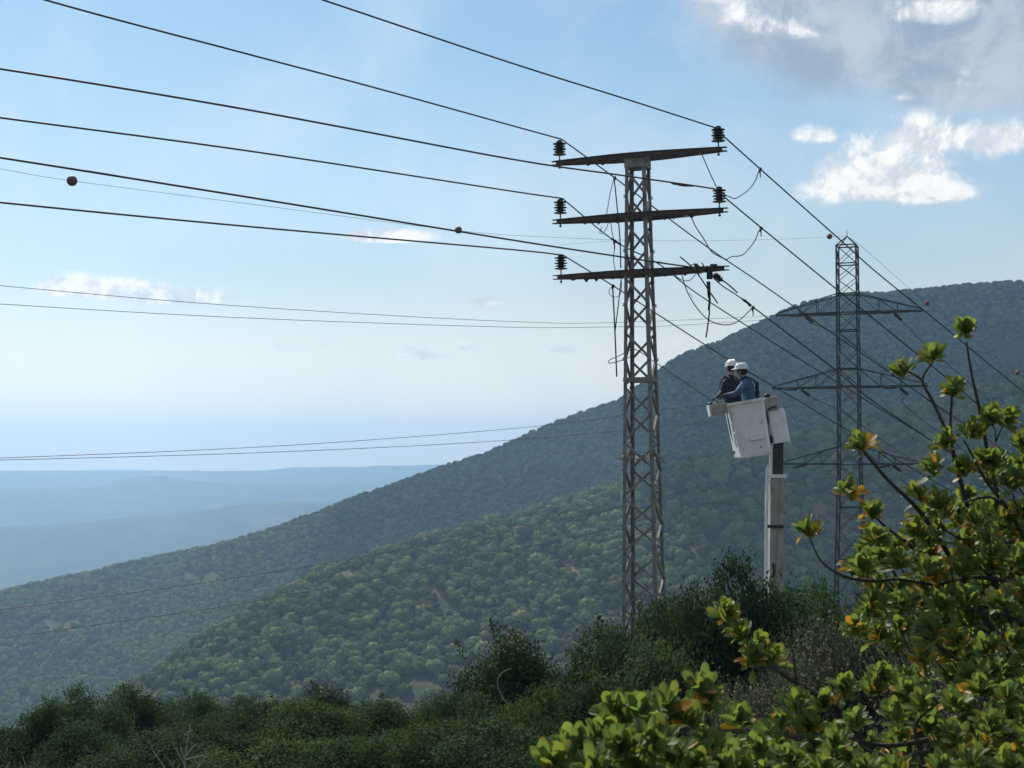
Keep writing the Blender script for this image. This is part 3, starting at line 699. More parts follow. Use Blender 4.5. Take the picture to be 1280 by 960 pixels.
for (x_, y_, r_, yl, D_) in [(1207, 403, 24, .75, 5.8), (1166, 437, 18, .2, 5.75), (1128, 458, 15, .2, 5.75), (1192, 484, 11, .4, 5.7), (1076, 545, 24, .35, 5.4), (1062, 606, 24, .8, 5.5), (1090, 632, 22, .7, 5.5),
      (1012, 653, 24, .6, 5.3), (1215, 528, 26, .25, 5.6), (1182, 543, 22, .3, 5.6), (1252, 520, 30, .2, 5.5), (1278, 545, 26, .3, 5.5), (1165, 575, 22, .2, 5.5), (1150, 612, 18, .4, 5.5), (1205, 575, 26, .2, 5.5), (1245, 565, 26, .25, 5.6),
      (1272, 590, 26, .4, 5.4), (1182, 628, 26, .35, 5.5), (1220, 640, 26, .4, 5.4), (1260, 635, 28, .4, 5.5), (1145, 655, 20, .6, 5.5), (1098, 662, 26, .15, 5.3), (1120, 690, 26, .1, 5.3), (1078, 700, 22, .15, 5.3),
      (1160, 700, 26, .2, 5.3), (1200, 690, 26, .4, 5.4), (1240, 680, 28, .3, 5.3), (1275, 690, 26, .3, 5.3), (1090, 745, 20, .3, 5.2), (1130, 745, 24, .15, 5.2), (1175, 745, 26, .1, 5.2), (1210, 735, 24, .3, 5.2), (1250, 740, 28, .2, 5.1), (1282, 730, 26, .2, 5.1),
      (1072, 775, 20, .4, 5.2), (1100, 785, 18, .5, 5.2), (1195, 790, 24, .3, 5.1), (1235, 800, 26, .2, 5.0), (1270, 790, 26, .2, 5.0), (1290, 840, 26, .2, 5.0), (1165, 775, 24, .2, 5.1), (1155, 815, 18, .7, 5.1), (1215, 840, 20, .3, 5.0)]:
    T1.cluster(x_, y_, D_, r_, yl * .75)
fill(T1, 95, 1075, 1300, 520, 850, 5.3, 6.3, .064, lambda x, y: y > 560 + (1280 - x) * .55 - 30 * (x > 1230) and not (1090 < x < 1180 and 795 < y < 830) and not (x < 1100 and y > 790))
T1.finish()

# 2: leafy shrub across the bottom right
bx_, by_ = P(1120, 960, 4.7).x, 4.7
T2 = Plant('leafy_shrub', (bx_, by_, gz(bx_, by_) - .05), 'wide shrub with rounded leaves along the bottom right, one arm reaching left', 'shrub', 12)
T2.branch([(1130, 1240, 4.7), (1125, 1100, 4.7), (1110, 1000, 4.7), (1080, 930, 4.7), (1045, 885, 4.7), (1010, 862, 4.7), (975, 840, 4.7), (945, 812, 4.75), (925, 785, 4.8), (910, 765, 4.8)], .014)
T2.branch([(995, 850, 4.7), (992, 820, 4.7), (986, 800, 4.7)], .005)
T2.branch([(1150, 1050, 4.8), (1150, 930, 4.8), (1130, 900, 4.8), (1105, 880, 4.8), (1095, 855, 4.8)], .010)
T2.branch([(1160, 925, 4.5), (1110, 932, 4.5), (1070, 925, 4.5), (1050, 918, 4.5)], .009)
T2.branch([(1160, 938, 4.4), (1120, 948, 4.4), (1085, 938, 4.4), (1065, 920, 4.4)], .007)
T2.branch([(1240, 1000, 4.7), (1200, 940, 4.7), (1170, 905, 4.7), (1160, 880, 4.7)], .008)
T2.branch([(1300, 960, 4.6), (1270, 925, 4.6), (1250, 900, 4.6), (1240, 880, 4.6)], .008)
T2.branch([(1170, 1000, 4.5), (1150, 940, 4.5), (1145, 905, 4.5), (1170, 880, 4.5)], .009)
for (x_, y_, r_, yl, D_) in [(908, 760, 15, .45, 4.8), (925, 783, 17, .4, 4.8), (948, 800, 20, .95, 4.8), (964, 815, 15, .9, 4.75), (942, 820, 9, 1, 4.75),
      (995, 870, 20, .2, 4.6), (1010, 895, 24, .3, 4.6), (975, 895, 18, .7, 4.7), (1055, 850, 24, .15, 4.7), (1090, 850, 22, .3, 4.8), (1030, 870, 20, .2, 4.7), (1105, 835, 22, .1, 4.8), (1135, 850, 26, .25, 4.7),
      (1070, 890, 24, .15, 4.5), (1120, 880, 26, .3, 4.5), (1155, 870, 24, .4, 4.5), (1195, 870, 24, .2, 4.5), (1225, 850, 26, .15, 4.6), (1260, 860, 26, .25, 4.5), (1285, 890, 24, .15, 4.5), (1240, 895, 26, .3, 4.4), (1195, 910, 22, .3, 4.4),
      (1045, 920, 22, .1, 4.4), (1080, 950, 24, .1, 4.3), (1030, 950, 26, .1, 4.2), (990, 935, 26, .1, 4.2), (950, 925, 24, .2, 4.3), (1120, 955, 20, .3, 4.3), (1175, 950, 22, .35, 4.2), (1215, 945, 22, .3, 4.2), (1260, 945, 24, .3, 4.2), (925, 890, 20, .3, 4.3), (1000, 970, 24, .1, 4.2)]:
    T2.cluster(x_, y_, D_, r_, yl * .5, L=.058)
fill(T2, 62, 930, 1300, 845, 985, 4.5, 5.2, .058, lambda x, y: y > 905 or x > 1130)
T2.finish()

# 3: nearest plant at the bottom
bx_, by_ = P(820, 960, 3.7).x, 3.7
T3 = Plant('round_leaved_shrub', (bx_, by_, gz(bx_, by_) - .05), 'nearest shrub with large round-tipped leaves at the bottom edge right of centre', 'shrub', 13)
T3.branch([(815, 1320, 3.7), (812, 1100, 3.7), (803, 980, 3.7), (799, 930, 3.7), (796, 905, 3.7)], .016)
T3.branch([(805, 1010, 3.7), (770, 965, 3.7), (735, 945, 3.65), (705, 948, 3.6)], .008)
T3.branch([(830, 1080, 3.9), (850, 980, 3.9), (842, 930, 3.9), (837, 890, 3.9)], .006)
T3.branch([(860, 1100, 4.0), (905, 960, 4.0), (890, 915, 4.0), (875, 870, 4.0)], .007)
T3.branch([(860, 1080, 3.9), (878, 950, 3.9), (868, 920, 3.9)], .005)
for (x_, y_, r_, yl, D_) in [(690, 942, 26, .2, 3.5), (722, 925, 28, .1, 3.55), (752, 905, 28, .08, 3.6), (776, 882, 24, .05, 3.65), (803, 882, 28, .05, 3.6), (830, 872, 22, .15, 3.9), (778, 922, 28, .1, 3.5), (742, 950, 28, .3, 3.45),
      (820, 915, 28, .1, 3.5), (840, 935, 26, .15, 3.6), (800, 950, 26, .15, 3.5), (874, 852, 22, .5, 4.0), (886, 872, 18, .8, 4.0), (862, 892, 18, .3, 3.9), (885, 922, 24, .45, 3.9), (905, 945, 26, .3, 3.8), (870, 952, 24, .2, 3.6), (925, 960, 22, .3, 3.9)]:
    T3.cluster(x_, y_, D_, r_, yl * .4, L=.066)
fill(T3, 18, 690, 930, 895, 985, 3.7, 4.1, .064, lambda x, y: y > 900 + max(0, 770 - x) * .5)
T3.finish()

# ------------------------------------------------------------------ lattice pole carrying the medium voltage line
DT = 25.0
A0 = P(805, 735, DT); A1 = P(797, 200, DT)
axis = (A1 - A0).normalized(); zb = gz(A0.x, DT) - .2
B0 = A0 + axis * ((zb - A0.z) / axis.z)
tilt = Vector((0, 0, 1)).rotation_difference(axis)
pole = empty('lattice_pole', B0, label='weathered steel lattice pole with three rusty cross-arms and dark insulators', cat='power pole')
pole.rotation_mode = 'QUATERNION'; pole.rotation_quaternion = tilt @ Quaternion((0, 0, 1), R(-20))
bpy.context.view_layer.update()
PW = pole.matrix_world.copy(); PI_ = PW.inverted()
def zloc(py): return (P(797 + (py - 200) * .015, py, DT) - B0).dot(axis)
ZT = zloc(196)
def hwid(z):  # half width of the shaft
    zt, z7 = zloc(200), zloc(735); return (.355 + (.61 - .355) * (zt - z) / (zt - z7)) / 2
def lcorner(sx, sy, z): h = hwid(z); return Vector((sx * h, sy * h, z))
for sx in (-1, 1):
    for sy in (-1, 1):
        mb = MB(); p = lcorner(sx, sy, 0); q = lcorner(sx, sy, ZT); wd = .062; th = .009
        for (dx, dy, ex, ey) in ((1, 0, 0, 1), (0, 1, 1, 0)):
            rings = []
            for e in (p, q):
                a = e; b = e + Vector((-sx * dx * wd, -sy * dy * wd, 0)); n_ = Vector((-sx * ex * th, -sy * ey * th, 0))
                if dx == 0: a = a + Vector((0, -sy * th, 0))
                rings.append([a, b, b + n_, a + n_])
            mb.loft(rings)
        mb.build('leg', M['steel'], pole)
faces = [(((-1, -1), (1, -1)), 0, -1), (((1, 1), (-1, 1)), 0, 1), (((-1, 1), (-1, -1)), -1, 0), (((1, -1), (1, 1)), 1, 0)]  # corners in turn
step = .475; z = zloc(757 + 34 * 7); nodes = []
zs = []; zz = zloc(735) - step * 7
zstart = zloc(620.5); k0 = 2 * int(zstart / step // 2)
zs = [zstart - step * k for k in range(k0, 0, -1)] + [zstart + step * k for k in range(0, 40) if zstart + step * k < ZT - .12]
boltmb = MB()
for fi, (cc, nx, ny) in enumerate(faces):
    ph = 0; offs = 0
    lz = [z_ + offs for z_ in zs if z_ + offs < ZT - .08]
    for k in range(len(lz) - 1):
        s0, s1 = (cc[0], cc[1]) if (k + ph) % 2 == 0 else (cc[1], cc[0])
        inn = -Vector((nx, ny, 0)) * .016
        a = lcorner(*s0, lz[k]) + inn; b = lcorner(*s1, lz[k + 1]) + inn
        dv_ = (b - a).normalized(); a = a + dv_ * .02; b = b - dv_ * .02
        mb = MB(); side = Vector((nx, ny, 0)).cross(dv_)
        mb.bar(a, b, .042, .008, side)
        mb.bar(a + side * .017 + inn * .9, b + side * .017 + inn * .9, .006, .034, side)
        mb.build('brace', M['steel'], pole)
        for e in (a, b): boltmb.lathe([(.012, -.012), (.012, .012)], e - inn * 1.9, 6, Vector((0, 0, 1)).rotation_difference(Vector((nx, ny, 0))).to_matrix())
boltmb.build('bolt', M['steel'], pole)['kind'] = 'stuff'
# belt of horizontal plates
zb_ = zloc(475)
for (cc, nx, ny) in faces:
    a = lcorner(*cc[0], zb_) + Vector((nx, ny, 0)) * .006; b = lcorner(*cc[1], zb_) + Vector((nx, ny, 0)) * .006
    mb = MB(); mb.bar(a, b, .075, .008, (0, 0, 1)); mb.build('belt_plate', M['steel'], pole)
# head box
mb = MB(); h0 = hwid(zloc(211)) + .012; h1 = hwid(zloc(196)) + .012
mb.loft([[Vector((sx * h, sy * h, z)) for sx, sy in ((-1, -1), (1, -1), (1, 1), (-1, 1))] for h, z in ((h0, zloc(211)), (h1, zloc(197)))]); mb.build('head_box', M['steel'], pole)
ARMZ = [zloc(193), zloc(267.5), zloc(338.5)]
INS = []
def insulator(parent_loc, name='insulator'):
    mb = MB(); prof = [(.018, .10)]; z = .10
    for k in range(5):
        r = .118 if k % 2 == 0 else .102
        prof += [(.055, z), (r, z + .012), (r, z + .020), (.055, z + .034), (.052, z + .048)]; z += .048
    prof += [(.05, z), (.055, z + .018), (.03, z + .036), (.012, z + .038)]
    mb.lathe(prof, (0, 0, 0), 20); o = mb.build(name, M['porcelain'], pole, smooth=False); o.location = parent_loc
    pn = MB(); pn.lathe([(.012, -.14), (.012, .105)], (0, 0, 0), 8); pn.lathe([(.028, -.02), (.028, .01)], (0, 0, 0), 6); pn.lathe([(.024, -.135), (.024, -.11)], (0, 0, 0), 6)
    p2 = pn.build('pin', M['rusty'], o)
    return o
AL = 1.49
for ai, za in enumerate(ARMZ):
    arm = MB(); hy = hwid(za) + .014
    for sy in (-1, 1):
        y0 = sy * (hy + .004)
        # channel: web with tapering ends, top and bottom flange turned outwards
        prof = [(-AL, .072), (-AL * .35, .088), (-.2, .092), (.2, .092), (AL * .35, .088), (AL, .072)]
        for (xa, ha), (xb, hb) in zip(prof[:-1], prof[1:]):
            def yy(x): return y0 if abs(x) <= .36 else sy * (.045 + (hy + .004 - .045) * (AL - abs(x)) / (AL - .36))
            for (dz0a, dz0b, dz1a, dz1b, oa, ob) in (( -ha, -hb, 0, 0, 0, .008), (-.008, -.008, 0, 0, .008, .03), (-ha, -hb, -ha + .008, -hb + .008, .008, .03)):
                ring = lambda x, lo, hi: [Vector((x, yy(x) + sy * oa, lo)), Vector((x, yy(x) + sy * ob, lo)), Vector((x, yy(x) + sy * ob, hi)), Vector((x, yy(x) + sy * oa, hi))]
                arm.loft([ring(xa, dz0a, dz1a), ring(xb, dz0b, dz1b)])
    for sx in (-1, 1):
        for zf in (-.004, -.068): arm.box((sx * (AL + .02), 0, zf), (.14, .11, .008))
    for x in (-AL + .09, AL - .09, -.95, .95, -.6, .6): arm.box((x, 0, -.04), (.012, .10 if abs(x) > 1.3 else .16, .06))
    o = arm.build('cross_arm', M['rusty'], pole); o.location = (0, 0, za)
    g = random.Random(ai + 5)
    for sx in (-1, 1):   # old bird-guard teeth left under the arm
        x = .25
        while x < 1.05:
            wd = g.uniform(.07, .2); dp = g.uniform(.035, .085); tb = MB()
            tb.loft([[Vector((sx * x, -.13, -.085)), Vector((sx * (x + wd), -.13, -.085)), Vector((sx * (x + wd * g.uniform(.4, .8)), -.13, -.09 - dp))],
                     [Vector((sx * x, -.115, -.085)), Vector((sx * (x + wd), -.115, -.085)), Vector((sx * (x + wd * .6), -.115, -.09 - dp))]])
            tb.build('bird_guard', M['rusty'], o); x += wd + g.uniform(.01, .12)
    for sx in (-1, 1):
        if ai == 2 and sx == 1: continue
        io = insulator((sx * (AL - .055), 0, za)); INS.append((ai, sx, PW @ Vector((sx * (AL - .055), 0, za + .365))))
# spiked anti-climb guard of barbed wire
mb = MB(); g = random.Random(3); zg_ = zloc(571)
for loop in range(3):
    h = hwid(zg_) + g.uniform(.02, .06); pts = []
    for k in range(33):
        a = k / 32 * 2 * math.pi; q = Vector((math.cos(a), math.sin(a), 0)); m_ = max(abs(q.x), abs(q.y)); q = q / m_ * h
        pts.append(q + Vector((g.uniform(-.02, .02), g.uniform(-.02, .02), zg_ + g.uniform(-.05, .05) + (loop - 1.5) * .04)))
    mb.tube(pts, .005, 4)
    for k in range(0, 32):
        p = pts[k]; d = Vector((p.x, p.y, 0)).normalized() * g.uniform(.04, .16) + Vector((g.uniform(-.08, .08), g.uniform(-.08, .08), g.uniform(-.05, .06)))
        mb.tube([p - d * .35, p + d], [.005, .002], 4)
o = mb.build('barbed_wire', M['steel'], pole); o['kind'] = 'stuff'
ins_pt = {(a, s): p for a, s, p in INS}

# ------------------------------------------------------------------ conductors
def wire(name, pts, D0, D1, r, label, cat='wire', group=None, mt=None, sub=10, x01=None, first=None):
    """pts: places along the wire; depth runs straight in plan from D0 at the first to D1 at the last"""
    xa, xb = x01 or (pts[0][0], pts[-1][0])
    P3 = []
    for i, (x, y) in enumerate(pts):
        t_ = (x - xa) / (xb - xa); P3.append(P(x, y, 1 / ((1 - t_) / D0 + t_ / D1)))
    mb = MB(); mb.tube(catmull(P3, sub), r, 6); o = mb.build(name, mt or M['wire'], None, smooth=True)
    return tag(o, label, cat, group), P3
G = 'medium voltage conductors on the lattice pole'
rw = .0135
wire('conductor', [(-260, -96), (57, 0), (300, 65), (470, 110), (640, 157), (702, 174)], 14.6, 25.5, rw, 'topmost left conductor, running from the top edge to the upper left insulator', 'wire', G, x01=(-260, 702))
wire('conductor', [(100, -102), (404, 0), (640, 79), (780, 123), (892, 159)], 17, 24.5, rw, 'conductor crossing the top edge at centre down to the upper right insulator', 'wire', G)
wire('conductor', [(-260, 50), (0, 86), (320, 139), (640, 199), (776, 219), (860, 231), (893, 236)], 14.6, 24.5, rw, 'conductor passing behind the top of the pole to the middle right insulator', 'wire', G)
wire('conductor', [(-260, 112), (0, 147), (320, 190), (640, 239), (703, 248)], 14.6, 25.5, rw * .95, 'conductor running from the left edge to the middle left insulator', 'wire', G)
wire('conductor', [(-260, 158), (0, 197), (320, 248), (640, 300), (776, 321), (822, 328), (872, 335)], 14.6, 24.6, rw, 'conductor tied off at the right end of the lowest cross-arm', 'wire', G)
wire('conductor', [(-260, 225), (0, 253), (320, 284), (640, 312), (704, 319)], 14.6, 25.5, rw * .95, 'conductor running from the left edge to the lower left insulator', 'wire', G)
G2 = 'conductors falling away to the right of the lattice pole'
wire('conductor', [(892, 159), (950, 211), (1047, 297), (1100, 344), (1177, 406), (1280, 490), (1440, 612)], 24.5, 39, rw, 'upper right conductor falling past the pylon top to the right edge', 'wire', G2)
wire('conductor', [(893, 236), (952, 285), (1045, 361), (1084, 392), (1157, 451), (1180, 470), (1280, 552), (1440, 675)], 24.5, 39, rw, 'conductor falling from the middle right insulator across the pylon arm', 'wire', G2)
wire('conductor', [(702, 174), (768, 222), (833, 271), (890, 313), (942, 348), (1015, 399), (1079, 443), (1160, 499), (1300, 592), (1500, 718)], 25.5, 45, rw, 'conductor falling right from the upper left insulator behind the shaft', 'wire', G2)
wire('conductor', [(703, 248), (768, 301), (822, 329), (870, 366), (960, 424), (1029, 467), (1110, 517), (1300, 632), (1500, 745)], 25.5, 45, rw * .95, 'conductor falling right from the middle left insulator', 'wire', G2)
wire('conductor', [(704, 319), (766, 357), (822, 393), (910, 449), (974, 487), (1010, 508), (1048, 531), (1200, 620), (1500, 790)], 25.5, 46, rw * .95, 'conductor falling right behind the two workers in white helmets', 'wire', G2)
wire('conductor', [(940, 383), (960, 398), (1045, 463), (1088, 499), (1168, 553), (1300, 640), (1480, 748)], 25, 40, rw, 'conductor starting at the dark clamps beside the lowest cross-arm', 'wire', G2)
def thing_path(name, pts, D, r, mt, label, cat, taper=False, sub=6):
    P3 = [P(p[0], p[1], p[2] if len(p) > 2 else D) for p in pts]
    mb = MB(); mb.tube(catmull(P3, sub), r, 6); o = mb.build(name, mt, None, smooth=True)
    return tag(o, label, cat) if label else o
# grounding cables with clamps
def clamp(px, py, D):
    mb = MB(); c = P(px, py, D); mb.box(c + Vector((0, 0, .005)), (.045, .04, .06)); mb.tube([c + Vector((0, 0, -.02)), c + Vector((.006, 0, -.14))], [.012, .008], 6); mb.tube([c + Vector((-.02, 0, -.05)), c + Vector((.03, 0, .03))], .009, 5)
    return mb.build('clamp', M['black'], None)
def cable_thing(name, pts, D, r, mt, label, cat, clamps=(), extra=()):
    root = empty(name, P(pts[0][0], pts[0][1], pts[0][2] if len(pts[0]) > 2 else D), label=label, cat=cat)
    kids = [thing_path('cable', pts, D, r, mt, None, None)] + [clamp(*c) for c in clamps]
    kids += [thing_path(e[0], e[1], D, e[2], e[3], None, None) for e in extra]
    rebase(root, kids); return root
cable_thing('grounding_cable', [(874, 194), (877, 193), (882, 204), (890, 222), (897, 236), (904, 242), (912, 246), (919, 248), (928, 243), (937, 236), (944, 226), (948, 215), (950, 211)], 24.6, .009, M['cable'],
            'wavy grounding cable from the top cross-arm to the upper right conductor', 'cable', [(950, 212, 25.0)])
cable_thing('grounding_cable', [(856, 272), (859, 270), (864, 272), (870, 284), (880, 299), (889, 314), (898, 320), (908, 324), (914, 321), (927, 319), (936, 311), (944, 300), (948, 290), (951, 286)], 24.6, .009, M['cable'],
            'wavy grounding cable from the middle cross-arm to the middle right conductor', 'cable', [(951, 286, 25.0)])
cable_thing('grounding_cable', [(852, 341), (854, 350), (858, 362), (864, 374), (872, 386), (882, 397), (892, 403), (905, 406), (918, 404), (928, 397), (936, 389), (941, 384)], 24.7, .009, M['cable'],
            'grounding cable looping from the lowest cross-arm to the dark clamps', 'cable', [(941, 385, 25.0)])
cable_thing('grounding_cable', [(768, 222), (763, 240), (760, 258), (758, 272), (763, 277), (765, 290), (768, 305), (767, 325), (769, 338)], 25.4, .007, M['cable'],
            'thin grounding cable hanging left of the shaft from the upper clamp', 'cable', [(768, 223, 25.5)], [('stick', [(768, 226), (771, 255), (775, 300), (776, 335)], .011, M['stick'])])
cable_thing('grounding_cable', [(752, 283), (750, 291), (754, 291), (759, 283), (761, 274), (764, 280)], 25.3, .006, M['cable'], 'small cable loop hanging from the left of the middle cross-arm', 'cable')
cable_thing('hot_stick', [(765, 358), (761, 364), (764, 370), (771, 371), (776, 366), (777, 352)], 25.4, .006, M['cable'], 'pair of long sticks hanging left of the shaft below the lowest cross-arm', 'tool', [(766, 358, 25.4)],
            [('stick', [(766, 362), (768, 400), (771, 471)], .013, M['stick']), ('stick', [(777, 345), (773, 380), (769, 413)], .010, M['stick'])])
cable_thing('clamp_set', [(700, 306), (768, 301)], 25.5, .002, M['wire'], 'dark clamp gripping the middle left conductor beside the shaft', 'clamp', [(768, 302, 25.4)], [('clamp_arm', [(764, 298), (776, 306)], .02, M['black'])])
# coupling on the conductor near the middle right insulator
rt = empty('line_coupling', P(855, 230, 24.6), label='bulky coupling on the conductor left of the middle right insulator', cat='line fitting')
mb = MB(); pp = [P(839 + k * 3.6, 229.3 + k * .45, 24.7) for k in range(9)]; mb.tube(pp, [.006, .02, .016, .026, .018, .028, .02, .016, .006], 7)
k1 = mb.build('sleeve', M['black'], None, smooth=True); k2 = thing_path('tail', [(840, 228), (846, 231), (856, 233), (866, 232)], 24.6, .006, M['cable'], None, None)
rebase(rt, [k1, k2])
# dead-end hardware and tools at the right end of the lowest arm
de = empty('strain_insulator', P(893, 343, 24.5), label='green-black strain insulator with links holding the lowest right conductor', cat='insulator')
mb = MB(); a = P(892, 343, 24.5); b = P(903, 351, 24.6); q = (b - a); rot = Vector((0, 0, 1)).rotation_difference(q.normalized()).to_matrix(); Lq = q.length
prof = [(.02, 0)]
for k in range(4): z = Lq * (k + .3) / 4.4; prof += [(.028, z - .012), (.062, z), (.028, z + .014)]
prof += [(.02, Lq)]; mb.lathe(prof, a, 12, rot); k1 = mb.build('sheds', M['plastic'], None)
k2 = thing_path('link', [(903, 350), (912, 357), (922, 366)], 24.6, .012, M['black'], None, None)
k3 = thing_path('link', [(892, 348), (904, 358), (918, 367), (928, 374)], 24.6, .010, M['black'], None, None)
mb = MB(); mb.tube([P(927, 373, 24.8), P(931, 376, 24.8), P(934, 378, 24.85), P(938, 382, 24.9)], [.012, .026, .02, .028], 8); k4 = mb.build('dead_end_clamp', M['black'], None, smooth=True)
k5 = thing_path('tail', [(866, 372), (862, 366)], 24.6, .004, M['cable'], None, None)
rebase(de, [k1, k2, k3, k4, k5])
ht = empty('hanging_tool', P(886, 335, 24.3), label='dark jointed tool hanging straight down from the lowest right arm end', cat='tool')
mb = MB(); mb.box(P(887, 341, 24.3), (.10, .05, .22)); k1 = mb.build('clamp_head', M['black'], None, bevel=.01)
mb = MB(); mb.tube([P(885.5, 352, 24.3), P(886.5, 372, 24.3)], [.034, .026], 8); k2 = mb.build('handle', M['black'], None, smooth=True)
k3 = thing_path('stick', [(886.5, 368), (887, 376), (886, 388)], 24.3, .02, M['black'], None, None); k4 = thing_path('stick', [(887, 388), (885, 405), (882.5, 422)], 24.3, .013, M['stick'], None, None)
rebase(ht, [k1, k2, k3, k4])
s1 = thing_path('hot_stick', [(850, 321), (862, 331), (874, 345), (886, 363), (897, 379)], 24.2, .012, M['stick'], 'dark slanting stick crossing in front of the lowest right arm end', 'tool')
s2 = thing_path('tie_wire', [(877, 328), (880, 334), (876, 342), (872, 332), (868, 338), (864, 332), (870, 330), (878, 336), (884, 332)], 24.3, .010, M['cable'], 'tangle of tie wire wound round the lowest right arm', 'wire')
s3 = thing_path('tie_wire', [(843, 343), (850, 349), (860, 351), (867, 346), (870, 340), (866, 334)], 24.4, .007, M['cable'], 'drooping wire loop under the lowest right arm', 'wire')
s4 = thing_path('tie_wire', [(822, 327), (845, 331), (868, 334)], 24.7, .006, M['cable'], 'thin tail of wire running from the shaft to the lowest right arm', 'wire')
mb = MB(); [mb.box(P(x, y, 24.35), (sx, .06, sz)) for (x, y, sx, sz) in ((870, 334, .06, .12), (880, 336, .1, .09), (892, 333, .12, .08))]; tag(mb.build('arm_clamp', M['black'], None, bevel=.01), 'black clamps bolted over the end of the lowest right arm', 'clamp')
rp = thing_path('rope', [(888, 500, 26.6), (858, 479, 26.1), (825, 457, 25.6), (800, 440, 25.3), (790, 437, 25.2), (775, 444, 25.1), (762, 450, 25.1), (762, 454, 25.1), (775, 451, 25.2), (795, 443, 25.3)], 25, .008, M['cable'], 'thin rope from the lift bucket to a loop on the shaft', 'rope')

# ------------------------------------------------------------------ distant pylon
DP = 95.0
PA = P(1058.6, 306, DP); PB = P(1062.5, 600, DP)
zgp = gz(at_px(1062, DP), DP) - .4
pyl = empty('transmission_pylon', (PB.x, DP, zgp), (0, 0, R(-20)), 'tall grey lattice pylon with three pairs of cross-arms in front of the mountain', 'pylon')
def zp(py): return (575 - py) / F * DP - zgp
def pw(z):
    return np.interp(z, [0, zp(740), zp(640), zp(560), zp(306)], [3.2, 1.95, 1.55, 1.34, 1.27]) / 2
def pc(sx, sy, z): h = pw(z); return Vector((sx * h, sy * h, z))
lv = [306, 329, 348, 367, 391, 413, 437, 461, 483, 508, 533, 558, 581, 606, 634, 664, 700, 745, 800, 870]
lz = [zp(v) for v in lv] + [0.0]
lz = [v for v in lz if v >= 0]; lz = sorted(set(lz), reverse=True)
for sx in (-1, 1):
    for sy in (-1, 1):
        mb = MB(); zz = [v for v in lz if v]; pts = [pc(sx, sy, v) for v in (lz[0], zp(560), zp(640), zp(740), 0)]
        for a, b in zip(pts[:-1], pts[1:]): mb.bar(a, b, .10, .10, (1, 0, 0))
        mb.build('leg', M['pylon'], pyl)
for k in range(len(lz) - 1):
    for (cc, nx, ny) in faces:
        for (s0, s1) in ((cc[0], cc[1]), (cc[1], cc[0])):
            mb = MB(); mb.bar(pc(*s0, lz[k]), pc(*s1, lz[k + 1]), .055, .035, (nx, ny, 0)); mb.build('brace', M['pylon'], pyl)
        if lv[min(k, len(lv) - 1)] in (306, 329, 367, 391, 413, 461, 483, 558, 581, 634, 700):
            mb = MB(); mb.bar(pc(*cc[0], lz[k]), pc(*cc[1], lz[k]), .08, .05, (0, 0, 1)); mb.build('girt', M['pylon'], pyl)
mb = MB(); apex = Vector((0, 0, zp(294)))
for sx in (-1, 1):
    for sy in (-1, 1): mb.bar(pc(sx, sy, lz[0]), apex, .06, .06, (1, 0, 0))
mb.tube([apex, apex + Vector((0, 0, .5))], [.03, .015], 5); mb.build('peak', M['pylon'], pyl)
def parm(zl, zu, Ln, tag_):
    for sx in (-1, 1):
        mb = MB(); tip = Vector((sx * Ln, 0, zl)); fr = {}
        for sy in (-1, 1):
            mb.bar(pc(sx, sy, zl), tip + Vector((0, sy * .06, 0)), .13, .09, (0, 0, 1)); mb.bar(pc(sx, sy, zu), tip + Vector((0, sy * .05, .12)), .06, .05, (0, 0, 1))
        mb.box(tip + Vector((-sx * .25, 0, 0)), (.6, .2, .12))
        o = mb.build('cross_arm', M['pylon'], pyl)
        for sy in (-1, 1):
            lo = lambda t_: pc(sx, sy, zl).lerp(tip, t_); up = lambda t_: pc(sx, sy, zu).lerp(tip, t_)
            for (a, b) in ((lo(.33), up(.0)), (lo(.33), up(.33)), (lo(.62), up(.33)), (lo(.62), up(.62))):
                m2 = MB(); m2.bar(a, b, .04, .03, (1, 0, 0)); m2.build('brace', M['pylon'], o)
        for t_ in (.3, .6, .95):
            m2 = MB(); m2.bar(pc(sx, 1, zl).lerp(tip, t_), pc(sx, -1, zl).lerp(tip, t_ - .28), .04, .03, (0, 0, 1)); m2.build('brace', M['pylon'], o)
parm(zp(391), zp(367), 4.72, 0); parm(zp(484), zp(461), 5.0, 1); parm(zp(580), zp(558), 4.3, 2)
bpy.context.view_layer.update(); PYW = pyl.matrix_world.copy()
def strain(x, z, dx, dy, dz):
    a = Vector((x, 0, z - .05)); d = Vector((dx, dy, dz)).normalized(); d = (PYW.to_3x3().inverted() @ d)
    mb = MB(); rot = Vector((0, 0, 1)).rotation_difference(d).to_matrix(); prof = [(.02, 0)]
    for k in range(7): prof += [(.03, .3 + k * .15), (.11, .34 + k * .15), (.03, .40 + k * .15)]
    prof += [(.02, 1.5)]; mb.lathe(prof, a, 8, rot); mb.build('strain_insulator', M['porcelain'], pyl)
    return PYW @ (a + d * 1.5), PYW @ a
